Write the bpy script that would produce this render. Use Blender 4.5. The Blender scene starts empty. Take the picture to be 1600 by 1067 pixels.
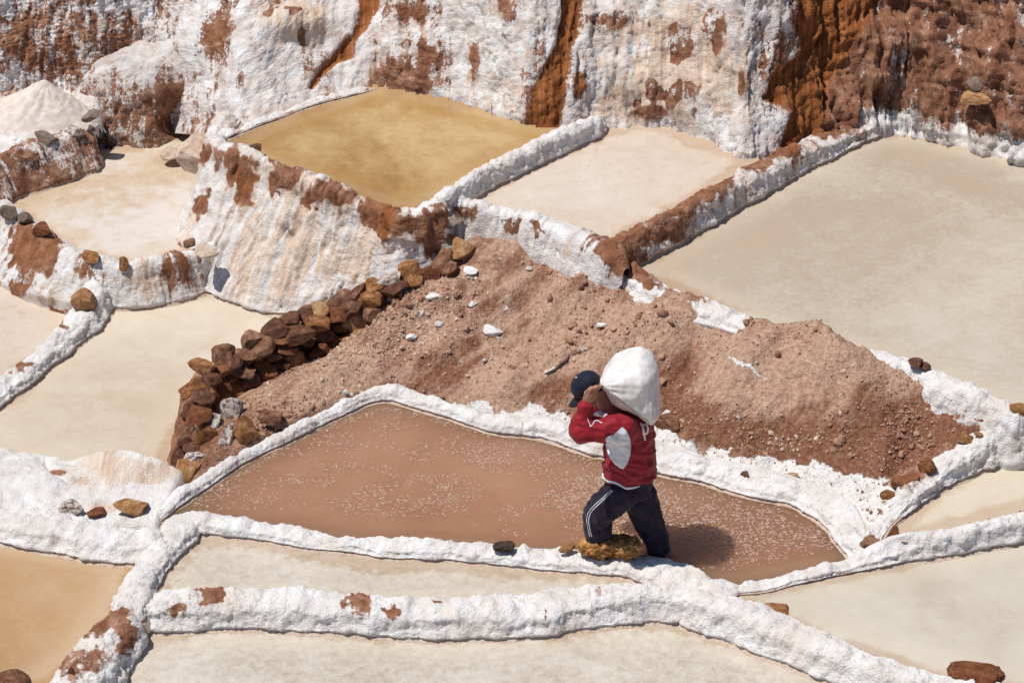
import bpy, bmesh, math, random
import numpy as np
from mathutils import Vector, Matrix
from mathutils.bvhtree import BVHTree

random.seed(7); np.random.seed(7)
scene = bpy.context.scene
C = scene.collection
R = math.radians

# ---------------------------------------------------------------- camera
PITCH = R(32.0); DIST = 22.0; FPX = 4488.0
cam_d = bpy.data.cameras.new('camera'); cam = bpy.data.objects.new('camera', cam_d); C.objects.link(cam)
cam.location = (0, -DIST*math.cos(PITCH), DIST*math.sin(PITCH))
cam.rotation_euler = (R(90)-PITCH, 0, 0)
cam_d.sensor_width = 36.0; cam_d.lens = 36.0*FPX/1600.0
cam_d.clip_end = 2000.0
scene.camera = cam
# ---------------------------------------------------------------- sky, sun, exposure
SUN_EL = R(69); SUN_DIR = Vector((-0.975, -0.22, 0)).normalized()
world = bpy.data.worlds.new('World'); scene.world = world; world.use_nodes = True
wn = world.node_tree.nodes; wl = world.node_tree.links
sky = wn.new('ShaderNodeTexSky'); sky.sky_type = 'NISHITA'; sky.sun_disc = False
sky.sun_elevation = SUN_EL; sky.altitude = 3000
sky.sun_rotation = math.atan2(SUN_DIR.x, SUN_DIR.y)
wn['Background'].inputs['Strength'].default_value = 0.075
wl.new(sky.outputs[0], wn['Background'].inputs['Color'])
sun_d = bpy.data.lights.new('sun', 'SUN'); sun_d.energy = 4.1; sun_d.angle = R(0.53); sun_d.color = (1.0, 0.955, 0.89)
sun = bpy.data.objects.new('sun', sun_d); C.objects.link(sun)
sv = Vector((SUN_DIR.x*math.cos(SUN_EL), SUN_DIR.y*math.cos(SUN_EL), math.sin(SUN_EL)))
sun.rotation_euler = sv.to_track_quat('Z', 'Y').to_euler(); sun.location = (-8, -4, 12)
vs = scene.view_settings
vs.view_transform = 'Standard'; vs.look = 'None'; vs.gamma = 1.0; vs.exposure = 0.06; vs.use_curve_mapping = False

# ---------------------------------------------------------------- picture <-> place
CAM = np.array(cam.location); cp, sp = math.cos(PITCH), math.sin(PITCH)
def ray(u, v):
    a = (u-800.0)/FPX; b = (533.5-v)/FPX
    return np.array([a, cp + b*sp, -sp + b*cp])
def at(u, v, z):
    d = ray(u, v); return CAM + d*((z-CAM[2])/d[2])
def aty(u, v, y):
    d = ray(u, v); return CAM + d*((y-CAM[1])/d[1])
def pix(P):
    Q = P-CAM
    xc = Q[..., 0]; zc = Q[..., 1]*cp - Q[..., 2]*sp; yc = Q[..., 1]*sp + Q[..., 2]*cp
    return 800+FPX*xc/zc, 533.5-FPX*yc/zc
def ppm(P): return FPX/np.linalg.norm(np.asarray(P)-CAM)

# ---------------------------------------------------------------- noise
def _hash(ix, iy, iz, k):
    h = (ix*374761393 + iy*668265263 + iz*1274126177 + k*974634777) & 0xffffffff
    h = ((h ^ (h >> 13))*1274126177) & 0xffffffff
    h = ((h ^ (h >> 15))*2246822519) & 0xffffffff
    return ((h ^ (h >> 16)) & 0xffffff).astype(np.float64)/0xffffff
def vnoise(P, k=0):
    P = np.asarray(P, float); I = np.floor(P).astype(np.int64); F = P-I
    W = F*F*F*(F*(F*6-15)+10); out = 0
    for dx in (0, 1):
        wx = W[..., 0] if dx else 1-W[..., 0]
        for dy in (0, 1):
            wy = W[..., 1] if dy else 1-W[..., 1]
            for dz in (0, 1):
                wz = W[..., 2] if dz else 1-W[..., 2]
                out = out + wx*wy*wz*_hash(I[..., 0]+dx, I[..., 1]+dy, I[..., 2]+dz, k)
    return out*2-1
def fbm(P, o=4, k=0, g=0.5):
    s = 0; a = 1.0; n = 0
    for i in range(o):
        s = s + a*vnoise(P*(2.03**i)+i*17.3, k+i); n += a; a *= g
    return s/n
def worley(P, k=0):
    P = np.asarray(P, float); I = np.floor(P).astype(np.int64); F = P-I
    best = np.full(P.shape[:-1], 9.0)
    for dx in (-1, 0, 1):
        for dy in (-1, 0, 1):
            for dz in (-1, 0, 1):
                a = I[..., 0]+dx; b = I[..., 1]+dy; c = I[..., 2]+dz
                d = (dx+_hash(a, b, c, k)-F[..., 0])**2+(dy+_hash(a, b, c, k+1)-F[..., 1])**2+(dz+_hash(a, b, c, k+2)-F[..., 2])**2
                best = np.minimum(best, d)
    return np.sqrt(best)
def sstep(a, b, x):
    t = np.clip((x-a)/(b-a), 0, 1); return t*t*(3-2*t)
def polydist(u, v, poly):
    """signed distance in pixels, positive inside"""
    poly = np.asarray(poly, float); n = len(poly)
    d = np.full(u.shape, 1e9); ins = np.zeros(u.shape, bool)
    for i in range(n):
        x0, y0 = poly[i]; x1, y1 = poly[(i+1) % n]
        ex, ey = x1-x0, y1-y0
        t = np.clip(((u-x0)*ex+(v-y0)*ey)/(ex*ex+ey*ey+1e-9), 0, 1)
        d = np.minimum(d, np.hypot(u-x0-t*ex, v-y0-t*ey))
        c = ((y0 > v) != (y1 > v)) & (u < (x1-x0)*(v-y0)/((y1-y0) if y1 != y0 else 1e-9)+x0)
        ins ^= c
    return np.where(ins, d, -d)
def tps(pts, vals):
    pts = np.asarray(pts, float); n = len(pts)
    d = np.hypot(pts[:, None, 0]-pts[None, :, 0], pts[:, None, 1]-pts[None, :, 1])
    K = np.where(d > 0, d*d*np.log(d+1e-12), 0)+np.eye(n)*0.02
    Pm = np.c_[np.ones(n), pts]
    A = np.zeros((n+3, n+3)); A[:n, :n] = K; A[:n, n:] = Pm; A[n:, :n] = Pm.T
    s = np.linalg.solve(A, np.r_[vals, 0, 0, 0])
    def f(X, Y):
        out = s[n]+s[n+1]*X+s[n+2]*Y
        for i in range(n):
            r = np.hypot(X-pts[i, 0], Y-pts[i, 1]); out = out+s[i]*r*r*np.log(r+1e-12)
        return out
    return f

# ---------------------------------------------------------------- objects
def tag(o, label=None, cat=None, group=None, kind=None):
    if label: o['label'] = label
    if cat: o['category'] = cat
    if group: o['group'] = group
    if kind: o['kind'] = kind
    return o
def empty(name, loc, label, cat, group=None):
    o = bpy.data.objects.new(name, None); o.empty_display_size = 0.1; C.objects.link(o); o.location = loc
    return tag(o, label, cat, group)
def mesh_np(name, V, F, mat, mask=None, smooth=True, along=None):
    V = np.ascontiguousarray(V, dtype=np.float32).reshape(-1, 3); F = np.ascontiguousarray(F, dtype=np.int32)
    me = bpy.data.meshes.new(name); k = F.shape[1]
    me.vertices.add(len(V)); me.vertices.foreach_set('co', V.ravel())
    me.loops.add(F.size); me.loops.foreach_set('vertex_index', F.ravel())
    me.polygons.add(len(F)); me.polygons.foreach_set('loop_start', np.arange(0, F.size, k, dtype=np.int32))
    me.polygons.foreach_set('use_smooth', np.full(len(F), smooth))
    me.update(calc_edges=True); me.validate()
    if mask is not None:
        a = me.attributes.new('mask', 'FLOAT_COLOR', 'POINT')
        a.data.foreach_set('color', np.ascontiguousarray(mask, dtype=np.float32).ravel())
        al = me.attributes.new('along', 'FLOAT', 'POINT'); al.data.foreach_set('value', np.ascontiguousarray(V[:, 0] if along is None else along, dtype=np.float32).ravel())
    me.materials.append(mat)
    return me
def obj(name, me, parent=None):
    o = bpy.data.objects.new(name, me); C.objects.link(o)
    if parent: o.parent = parent
    return o
def grid_faces(nr, nc, keep=None):
    i = np.arange(nr*nc).reshape(nr, nc)
    F = np.stack([i[:-1, :-1], i[:-1, 1:], i[1:, 1:], i[1:, :-1]], -1)
    return F[keep] if keep is not None else F.reshape(-1, 4)
def grid_normals(G):
    a = np.gradient(G, axis=0); b = np.gradient(G, axis=1)
    n = np.cross(b, a); l = np.linalg.norm(n, axis=-1, keepdims=True)
    return n/np.maximum(l, 1e-9)

# ---------------------------------------------------------------- materials
def new_mat(name):
    m = bpy.data.materials.new(name); m.use_nodes = True
    return m, m.node_tree.nodes, m.node_tree.links, m.node_tree.nodes['Principled BSDF']
class NT:
    def __init__(s, m): s.n = m.node_tree.nodes; s.l = m.node_tree.links
    def lk(s, v, sock):
        if isinstance(v, (int, float)): sock.default_value = v
        elif isinstance(v, tuple): sock.default_value = (*v, 1.0) if len(v) == 3 and sock.type == 'RGBA' else v
        else: s.l.new(v, sock)
    def math(s, op, a, b=0.0, c=0.0):
        n = s.n.new('ShaderNodeMath'); n.operation = op
        for v, k in zip((a, b, c), n.inputs): s.lk(v, k)
        return n.outputs[0]
    def noise(s, vec, scale, detail=4, rough=0.55, dist=0.0):
        n = s.n.new('ShaderNodeTexNoise'); s.lk(vec, n.inputs['Vector'])
        n.inputs['Scale'].default_value = scale; n.inputs['Detail'].default_value = detail
        n.inputs['Roughness'].default_value = rough; n.inputs['Distortion'].default_value = dist
        return n.outputs['Fac']
    def vor(s, vec, scale, feature='F1', rnd=1.0):
        n = s.n.new('ShaderNodeTexVoronoi'); n.feature = feature; s.lk(vec, n.inputs['Vector'])
        n.inputs['Scale'].default_value = scale; n.inputs['Randomness'].default_value = rnd
        return n.outputs['Distance']
    def scale(s, vec, xyz):
        n = s.n.new('ShaderNodeMapping'); s.lk(vec, n.inputs['Vector']); n.inputs['Scale'].default_value = xyz
        return n.outputs[0]
    def rot(s, vec, xyz):
        n = s.n.new('ShaderNodeMapping'); s.lk(vec, n.inputs['Vector']); n.inputs['Rotation'].default_value = xyz
        return n.outputs[0]
    def ramp(s, f, stops, interp='LINEAR'):
        n = s.n.new('ShaderNodeValToRGB'); n.color_ramp.interpolation = interp; s.lk(f, n.inputs[0])
        el = n.color_ramp.elements
        while len(el) < len(stops): el.new(0.5)
        for e, (p, c) in zip(el, stops):
            e.position = p; e.color = (*c, 1.0) if isinstance(c, tuple) else (c, c, c, 1.0)
        return n.outputs[0]
    def mix(s, f, a, b, blend='MIX'):
        n = s.n.new('ShaderNodeMix'); n.data_type = 'RGBA'; n.blend_type = blend
        s.lk(f, n.inputs[0]); s.lk(a, n.inputs[6]); s.lk(b, n.inputs[7])
        return n.outputs[2]
    def step(s, f, a, b):
        n = s.n.new('ShaderNodeMapRange'); n.interpolation_type = 'SMOOTHSTEP'; s.lk(f, n.inputs[0])
        n.inputs[1].default_value = a; n.inputs[2].default_value = b
        return n.outputs[0]
    def bump(s, h, dist, strength=1.0, normal=None):
        n = s.n.new('ShaderNodeBump'); s.lk(h, n.inputs['Height']); n.inputs['Distance'].default_value = dist
        n.inputs['Strength'].default_value = strength
        if normal is not None: s.lk(normal, n.inputs['Normal'])
        return n.outputs[0]
    def pos(s):
        return s.n.new('ShaderNodeNewGeometry').outputs['Position']
    def objco(s):
        return s.n.new('ShaderNodeTexCoord').outputs['Object']
    def rnd(s):
        return s.n.new('ShaderNodeObjectInfo').outputs['Random']

def crust_material(name, noise_amt=1.0, streak=0.5, salt_lo=(0.66, 0.60, 0.56), salt_hi=(0.82, 0.805, 0.795)):
    """earth with salt grown over it: mask R = salt cover, G = rust, B = bare cream travertine, A = painted shade in the outcrop hollow and damp"""
    m, n, l, b = new_mat(name); t = NT(m); P = t.pos()
    at_ = n.new('ShaderNodeAttribute'); at_.attribute_name = 'mask'
    sep = n.new('ShaderNodeSeparateColor'); l.new(at_.outputs['Color'], sep.inputs[0])
    salt, rust, cream = sep.outputs[0], sep.outputs[1], sep.outputs[2]; damp_dark = at_.outputs['Alpha']
    n1 = t.noise(P, 3.2, 4, 0.6); n2 = t.noise(P, 15, 4, 0.65, 0.4); n3 = t.noise(t.scale(P, (1, 1, .45)), 62, 3, 0.7)
    aa = n.new('ShaderNodeAttribute'); aa.attribute_name = 'along'; sx = n.new('ShaderNodeSeparateXYZ'); l.new(P, sx.inputs[0])
    cx = n.new('ShaderNodeCombineXYZ'); l.new(t.math('MULTIPLY', aa.outputs['Fac'], 13.0), cx.inputs[0]); l.new(t.math('MULTIPLY', sx.outputs[2], 1.7), cx.inputs[2])
    Ps = cx.outputs[0]; n4 = t.noise(Ps, 1.0, 3, 0.6)
    f = t.math('ADD', salt, t.math('MULTIPLY', t.math('SUBTRACT', n1, 0.5), 0.9*noise_amt))
    f = t.math('ADD', f, t.math('MULTIPLY', t.math('SUBTRACT', n2, 0.5), 0.95*noise_amt))
    f = t.math('ADD', f, t.math('MULTIPLY', t.math('SUBTRACT', n3, 0.5), 0.95*noise_amt))
    f = t.math('ADD', f, t.math('MULTIPLY', t.math('SUBTRACT', n4, 0.5), streak))
    fs = t.step(f, 0.38, 0.66)
    en = t.noise(P, 9, 5, 0.7)
    earth = t.ramp(en, [(0.28, (0.11, 0.042, 0.024)), (0.45, (0.235, 0.102, 0.056)), (0.57, (0.33, 0.165, 0.10)), (0.70, (0.48, 0.30, 0.21))])
    rcol = t.ramp(t.noise(Ps, 2.0, 5, 0.6), [(0.32, (0.16, 0.044, 0.011)), (0.5, (0.30, 0.10, 0.027)), (0.68, (0.45, 0.19, 0.07))])
    earth = t.mix(rust, earth, rcol)
    ccol = t.ramp(t.noise(Ps, 1.6, 5, 0.6), [(0.3, (0.52, 0.36, 0.26)), (0.5, (0.70, 0.55, 0.44)), (0.7, (0.78, 0.68, 0.58))])
    earth = t.mix(t.step(t.math('ADD', cream, t.math('MULTIPLY', t.math('SUBTRACT', n4, 0.5), 0.9)), 0.35, 0.65), earth, ccol)
    sc = t.ramp(t.noise(P, 6, 5, 0.6), [(0.28, salt_lo), (0.5, tuple(0.35*a+0.65*c for a, c in zip(salt_lo, salt_hi))), (0.62, salt_hi)])
    sc = t.mix(t.math('MULTIPLY', t.step(t.noise(P, 1.7, 4, 0.65), 0.5, 0.72), 0.55), sc, (0.70, 0.59, 0.51))
    col = t.mix(fs, earth, sc)
    col = t.mix(t.math('MULTIPLY', damp_dark, 0.45), col, (0.12, 0.055, 0.03))
    l.new(col, b.inputs['Base Color'])
    b.inputs['Roughness'].default_value = 0.8; b.inputs['Specular IOR Level'].default_value = 0.25
    h = t.math('ADD', t.math('MULTIPLY', t.noise(P, 60, 3, 0.75), 1.6), t.math('MULTIPLY', t.vor(P, 70), -0.5))
    l.new(t.bump(h, 0.0105, 0.85), b.inputs['Normal'])
    return m
M_DIKE = crust_material('salt_dike_crust', 0.75, 0.25)
M_WALL = crust_material('salt_wall_crust', 0.8, 1.7)
M_CLIFF = crust_material('salt_cliff', 1.15, 1.35, (0.56, 0.45, 0.40))

def dirt_material():
    m, n, l, b = new_mat('dry_dirt'); t = NT(m); P = t.pos()
    at_ = n.new('ShaderNodeAttribute'); at_.attribute_name = 'mask'
    sep = n.new('ShaderNodeSeparateColor'); l.new(at_.outputs['Color'], sep.inputs[0])
    salt, damp_dark = sep.outputs[0], sep.outputs[1]
    Pr = t.scale(t.rot(P, (0, 0, R(-48))), (2.0, 9.0, 6.0))
    n1 = t.noise(Pr, 1.0, 5, 0.6); n2 = t.noise(P, 30, 5, 0.7); n3 = t.noise(P, 90, 3, 0.7); n0 = t.noise(P, 2.2, 5, 0.6)
    d = t.math('ADD', damp_dark, t.math('MULTIPLY', t.math('SUBTRACT', n0, 0.5), 1.1))
    d = t.math('ADD', d, t.math('MULTIPLY', t.math('SUBTRACT', n1, 0.5), 1.7))
    d = t.step(d, 0.2, 0.85)
    dry = t.ramp(n2, [(0.3, (0.30, 0.168, 0.115)), (0.5, (0.485, 0.31, 0.222)), (0.68, (0.61, 0.435, 0.325))])
    wet = t.ramp(n2, [(0.3, (0.13, 0.052, 0.03)), (0.52, (0.245, 0.112, 0.066)), (0.7, (0.37, 0.20, 0.13))])
    col = t.mix(d, dry, wet)
    f = t.math('ADD', salt, t.math('MULTIPLY', t.math('SUBTRACT', n2, 0.5), 0.9))
    f = t.math('ADD', f, t.math('MULTIPLY', t.math('SUBTRACT', t.noise(t.scale(P, (16, 5, 5)), 1.0, 4, 0.6), 0.5), 0.8))
    fs = t.step(f, 0.4, 0.62)
    col = t.mix(fs, col, t.ramp(n2, [(0.3, (0.62, 0.56, 0.52)), (0.55, (0.82, 0.80, 0.785))]))
    l.new(col, b.inputs['Base Color']); b.inputs['Roughness'].default_value = 0.92; b.inputs['Specular IOR Level'].default_value = 0.1
    h = t.math('ADD', n2, t.math('MULTIPLY', n3, 0.6)); h = t.math('ADD', h, t.math('MULTIPLY', t.vor(P, 48), -0.5)); h = t.math('ADD', h, t.math('MULTIPLY', fs, 0.4))
    l.new(t.bump(h, 0.015, 0.95), b.inputs['Normal'])
    return m
M_DIRT = dirt_material()

def stone_material(name, stops, salt=0.0, bumpd=0.012):
    m, n, l, b = new_mat(name); t = NT(m); P = t.objco(); r = t.rnd()
    comb = n.new('ShaderNodeVectorMath'); comb.operation = 'ADD'; l.new(P, comb.inputs[0])
    cx = n.new('ShaderNodeCombineXYZ')
    for k in range(3): l.new(t.math('MULTIPLY', r, 37.0*(k+1)), cx.inputs[k])
    l.new(cx.outputs[0], comb.inputs[1]); Q = comb.outputs[0]
    n1 = t.noise(Q, 2.2, 4, 0.65, 0.3); n2 = t.noise(Q, 9, 4, 0.7)
    f = t.math('ADD', t.math('MULTIPLY', n1, 0.75), t.math('MULTIPLY', t.math('SUBTRACT', r, 0.5), 0.22))
    f = t.math('ADD', f, t.math('MULTIPLY', n2, 0.25))
    col = t.ramp(f, stops)
    sf = t.step(t.math('ADD', t.math('MULTIPLY', n1, 0.6), t.math('MULTIPLY', n2, 0.4)), 0.62-0.4*salt, 0.74-0.4*salt)
    if salt > 0: col = t.mix(sf, col, (0.72, 0.66, 0.62))
    l.new(col, b.inputs['Base Color']); b.inputs['Roughness'].default_value = 0.85; b.inputs['Specular IOR Level'].default_value = 0.2
    h = t.math('ADD', n1, t.math('MULTIPLY', n2, 0.6)); h = t.math('ADD', h, t.math('MULTIPLY', t.noise(Q, 26, 3, 0.7), 0.25))
    l.new(t.bump(h, bumpd*1.3, 0.9), b.inputs['Normal'])
    return m
M_ORANGE = stone_material('orange_stone', [(0.3, (0.10, 0.036, 0.014)), (0.46, (0.27, 0.11, 0.04)), (0.57, (0.40, 0.205, 0.09)), (0.68, (0.52, 0.33, 0.18))])
M_BROWN = stone_material('brown_stone', [(0.3, (0.07, 0.028, 0.016)), (0.48, (0.175, 0.078, 0.045)), (0.58, (0.28, 0.145, 0.088)), (0.7, (0.42, 0.27, 0.18))])
M_GREY = stone_material('grey_stone', [(0.3, (0.10, 0.065, 0.05)), (0.5, (0.20, 0.15, 0.115)), (0.7, (0.32, 0.255, 0.20))])
M_SALTY = stone_material('salty_stone', [(0.3, (0.11, 0.05, 0.032)), (0.55, (0.26, 0.15, 0.11)), (0.7, (0.4, 0.29, 0.23))], salt=0.45)
M_CREAM = stone_material('cream_stone', [(0.32, (0.36, 0.22, 0.14)), (0.48, (0.58, 0.42, 0.31)), (0.64, (0.74, 0.62, 0.52))])
M_WHITE = stone_material('salt_flake', [(0.3, (0.72, 0.68, 0.64)), (0.6, (0.83, 0.82, 0.81))], bumpd=0.006)
M_CLOD = stone_material('ochre_clod', [(0.3, (0.24, 0.105, 0.03)), (0.5, (0.42, 0.215, 0.075)), (0.66, (0.56, 0.34, 0.16))], bumpd=0.02)
M_MOSS = stone_material('dark_moss', [(0.35, (0.02, 0.016, 0.012)), (0.5, (0.05, 0.035, 0.025)), (0.64, (0.13, 0.085, 0.06))], bumpd=0.02)
M_RED = stone_material('red_stone', [(0.3, (0.09, 0.028, 0.013)), (0.5, (0.21, 0.075, 0.033)), (0.7, (0.33, 0.15, 0.075))])

def water_material(name, stops, scale=2.0, rough=0.3, ripple=0.15, mott=0.25, spec=0.35, stretch=(1, 1, 1), grain=0.1, stain=None, rim=((0.62, 0.52, 0.40), 0.3)):
    m, n, l, b = new_mat(name); t = NT(m); P = t.scale(t.pos(), stretch)
    n1 = t.noise(P, scale*0.5, 5, 0.6, 0.6); n2 = t.noise(P, scale*5, 5, 0.65, 0.5); n3 = t.noise(P, scale*26, 3, 0.6)
    f = t.math('ADD', t.math('MULTIPLY', n1, 1-mott-grain), t.math('ADD', t.math('MULTIPLY', n2, mott), t.math('MULTIPLY', n3, grain)))
    col = t.ramp(f, stops)
    if stain:
        sn = t.noise(P, stain[1], 6, 0.65, 1.2)
        col = t.mix(t.math('MULTIPLY', t.step(sn, 0.58, 0.75), 0.6), col, stain[0])
    at_ = n.new('ShaderNodeAttribute'); at_.attribute_name = 'mask'
    sep = n.new('ShaderNodeSeparateColor'); l.new(at_.outputs['Color'], sep.inputs[0])
    e = t.math('ADD', sep.outputs[0], t.math('MULTIPLY', t.math('SUBTRACT', n1, 0.5), 0.35)); e = t.math('ADD', e, t.math('MULTIPLY', t.math('SUBTRACT', n2, 0.5), 0.16))
    ring = t.math('MULTIPLY', t.step(e, 0.13, 0.20), t.math('SUBTRACT', 1.0, t.step(e, 0.22, 0.42)))
    shore = t.math('SUBTRACT', 1.0, t.step(e, 0.12, 0.20))
    col = t.mix(t.math('MULTIPLY', ring, rim[1]), col, rim[0])
    col = t.mix(t.math('MULTIPLY', shore, 0.45), col, (0.42, 0.26, 0.14))
    l.new(col, b.inputs['Base Color']); b.inputs['Roughness'].default_value = rough*0.5
    b.inputs['Specular IOR Level'].default_value = 0.5; b.inputs['IOR'].default_value = 1.33
    h = t.math('ADD', t.noise(t.scale(P, (1, 2.4, 1)), 22, 3, 0.55), t.math('MULTIPLY', n3, 0.5))
    l.new(t.bump(h, 0.006, ripple*0.55), b.inputs['Normal'])
    return m
W_BROWN = water_material('brown_brine', [(0.38, (0.33, 0.165, 0.097)), (0.5, (0.38, 0.20, 0.122)), (0.62, (0.43, 0.235, 0.15))], 1.2, 0.3, 0.10, 0.2, 0.4, rim=((0.36, 0.17, 0.085), 0.3))
_b = W_BROWN.node_tree.nodes['Principled BSDF']; _b.subsurface_method = 'BURLEY'; _b.inputs['Subsurface Weight'].default_value = 1.0; _b.inputs['Subsurface Radius'].default_value = (1.0, 0.85, 0.7); _b.inputs['Subsurface Scale'].default_value = 0.9
W_FRONT = water_material('grey_cream_brine', [(0.38, (0.40, 0.35, 0.28)), (0.48, (0.52, 0.465, 0.39)), (0.6, (0.62, 0.575, 0.505))], 3.0, 0.35, 0.35, 0.42, 0.3, grain=0.22)
W_RIGHT = water_material('pale_brine', [(0.38, (0.46, 0.405, 0.32)), (0.5, (0.54, 0.485, 0.40)), (0.62, (0.60, 0.55, 0.47))], 1.3, 0.3, 0.15, 0.2, 0.3)
W_BIG = water_material('pinkish_brine', [(0.38, (0.47, 0.355, 0.26)), (0.46, (0.44, 0.365, 0.285)), (0.54, (0.50, 0.43, 0.345)), (0.63, (0.55, 0.49, 0.405))], 0.9, 0.3, 0.22, 0.24, 0.3, grain=0.2)
W_OCHRE = water_material('ochre_brine', [(0.38, (0.29, 0.16, 0.055)), (0.48, (0.41, 0.258, 0.105)), (0.6, (0.51, 0.36, 0.175))], 1.6, 0.18, 0.12, 0.25, 0.45, stain=((0.30, 0.15, 0.05), 2.2), rim=((0.36, 0.19, 0.06), 0.45))
W_PINK = water_material('creamy_pink_brine', [(0.38, (0.51, 0.395, 0.305)), (0.48, (0.585, 0.485, 0.40)), (0.62, (0.65, 0.57, 0.495))], 1.6, 0.4, 0.35, 0.3, 0.25, stain=((0.44, 0.26, 0.13), 2.6), grain=0.2)
W_CREAM = water_material('cream_brine', [(0.38, (0.53, 0.43, 0.32)), (0.5, (0.60, 0.515, 0.405)), (0.62, (0.66, 0.59, 0.485))], 1.0, 0.35, 0.2, 0.25, 0.25, stain=((0.58, 0.41, 0.27), 0.9), grain=0.12)
W_UPPER = water_material('drying_salt_pan', [(0.40, (0.50, 0.36, 0.235)), (0.48, (0.58, 0.46, 0.34)), (0.58, (0.66, 0.60, 0.55))], 1.3, 0.6, 0.4, 0.3, 0.2, stain=((0.50, 0.34, 0.2), 1.2), grain=0.1)
W_TAN = water_material('tan_brine', [(0.38, (0.38, 0.22, 0.105)), (0.5, (0.45, 0.285, 0.15)), (0.62, (0.51, 0.35, 0.205))], 1.0, 0.3, 0.15, 0.2, 0.3)

# ---------------------------------------------------------------- levels
ZA, ZB, ZC, ZD, ZE, ZF, ZG, ZH, ZJ, ZK, ZL, ZM = 0.0, -0.02, -0.125, 0.03, 0.17, 0.52, 0.70, 0.82, -0.08, -0.05, 0.18, -0.17

# ---------------------------------------------------------------- ground
def ground():
    m, n, l, b = new_mat('bare_ground'); t = NT(m); P = t.pos()
    l.new(t.ramp(t.noise(P, 1.2, 8, 0.65), [(0.3, (0.16, 0.075, 0.045)), (0.5, (0.27, 0.15, 0.10)), (0.65, (0.55, 0.46, 0.40))]), b.inputs['Base Color'])
    b.inputs['Roughness'].default_value = 0.9
    l.new(t.bump(t.noise(P, 14, 6, 0.7), 0.05, 0.8), b.inputs['Normal'])
    s = 400.0
    me = mesh_np('ground', [[-s, -s, -0.62], [s, -s, -0.62], [s, s, -0.62], [-s, s, -0.62]], [[0, 1, 2, 3]], m)
    tag(obj('ground', me), kind='structure')
ground()

def pond(name, z, poly, mat):
    W = np.array([at(u, v, zt)[:2] for u, v, zt in poly]); st = 0.045
    x0, y0 = W.min(0); x1, y1 = W.max(0)
    X, Y = np.meshgrid(np.arange(x0, x1+st, st), np.arange(y0, y1+st, st))
    d = polydist(X, Y, W); ins = d > -0.02
    keep = ins[:-1, :-1] & ins[1:, :-1] & ins[:-1, 1:] & ins[1:, 1:]
    F = grid_faces(*X.shape, keep=keep); used = np.unique(F); rm = np.full(X.size, -1); rm[used] = np.arange(len(used))
    G = np.stack([X, Y, np.full(X.shape, z)], -1).reshape(-1, 3)[used]
    m = np.zeros((len(used), 4)); m[:, 0] = d.ravel()[used]
    me = mesh_np(name, G, rm[F], mat, m)
    if me.polygons[0].normal.z < 0: me.flip_normals()
    return tag(obj(name, me), kind='structure')
pond('brown_pond', ZA, [(230, 805, 0.05), (320, 735, 0.05), (450, 665, 0.05), (610, 605, 0.05), (760, 645, 0.05), (900, 670, 0.05), (1060, 710, 0.05), (1200, 745, 0.05), (1310, 780, 0.05), (1370, 850, 0.05), (1300, 885, 0.05), (1160, 915, 0.05), (1080, 905, 0.05), (920, 872, 0.05), (720, 858, 0.05), (530, 848, 0.05), (400, 826, 0.05), (300, 812, 0.05)], W_BROWN)
pond('narrow_front_pond', ZB, [(285, 812, .08), (400, 823, .08), (530, 846, .08), (720, 855, .08), (920, 870, .08), (1030, 890, .08), (1060, 922, .08), (1000, 924, .08), (900, 931, .08), (800, 942, .08), (700, 946, .08), (520, 936, .08), (330, 932, .08), (205, 950, .08), (230, 890, .08)], W_FRONT)
pond('foreground_pond', ZC, [(200, 960, .06), (330, 935, .06), (520, 940, .06), (700, 950, .06), (900, 935, .06), (1080, 928, .06), (1230, 975, .06), (1380, 1040, .06), (1500, 1066, .06), (1700, 1110, .06), (1700, 1500, .06), (40, 1500, .06), (90, 1100, .06), (150, 1010, .06)], W_FRONT)
pond('lower_right_pond', ZD, [(1110, 918, .06), (1310, 883, .06), (1480, 836, .06), (1640, 800, .06), (2100, 690, .06), (2200, 1250, .06), (1700, 1110, .06), (1480, 1062, .06), (1300, 1005, .06), (1150, 945, .06)], W_RIGHT)
pond('right_pond', ZE, [(1412, 846, .17), (1402, 812, .19), (1425, 768, .28), (1480, 722, .33), (1600, 645, .3), (2000, 520, .3), (2150, 660, .1), (1640, 805, .1), (1480, 842, .1)], W_CREAM)
pond('big_upper_pond', ZF, [(945, 392, .70), (1000, 352, .75), (1130, 282, .73), (1270, 213, .65), (1340, 186, .6), (1420, 195, .52), (1510, 216, .52), (1600, 238, .52), (1900, 290, .52), (2300, 420, .5), (2000, 760, .5), (1640, 655, .58), (1540, 628, .58), (1420, 575, .58), (1320, 545, .58), (1210, 515, .58), (1040, 450, .58)], W_BIG)
pond('small_upper_pond', ZG, [(700, 303, .80), (830, 228, .86), (925, 178, .88), (1000, 185, .70), (1170, 238, .70), (1200, 248, .74), (1060, 325, .77), (945, 386, .77), (870, 350, .78), (760, 320, .79)], W_PINK)
pond('ochre_pond', ZH, [(345, 215, .87), (420, 182, .87), (585, 125, .87), (700, 150, .84), (840, 195, .84), (920, 190, .87), (760, 264, .87), (690, 300, .87), (640, 328, .87), (560, 305, .87), (480, 275, .87), (400, 242, .87)], W_OCHRE)
pond('left_cream_pond', ZJ, [(120, 480, .05), (145, 430, .1), (200, 408, .3), (310, 390, .3), (345, 330, .5), (420, 360, .5), (520, 400, .5), (640, 430, .4), (560, 475, .3), (480, 505, .25), (400, 535, .25), (330, 580, .22), (290, 660, .15), (285, 760, .05), (120, 745, .05), (40, 712, .05), (-60, 712, .05), (-165, 716, .05), (-60, 650, .02), (60, 540, .02)], W_CREAM)
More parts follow.
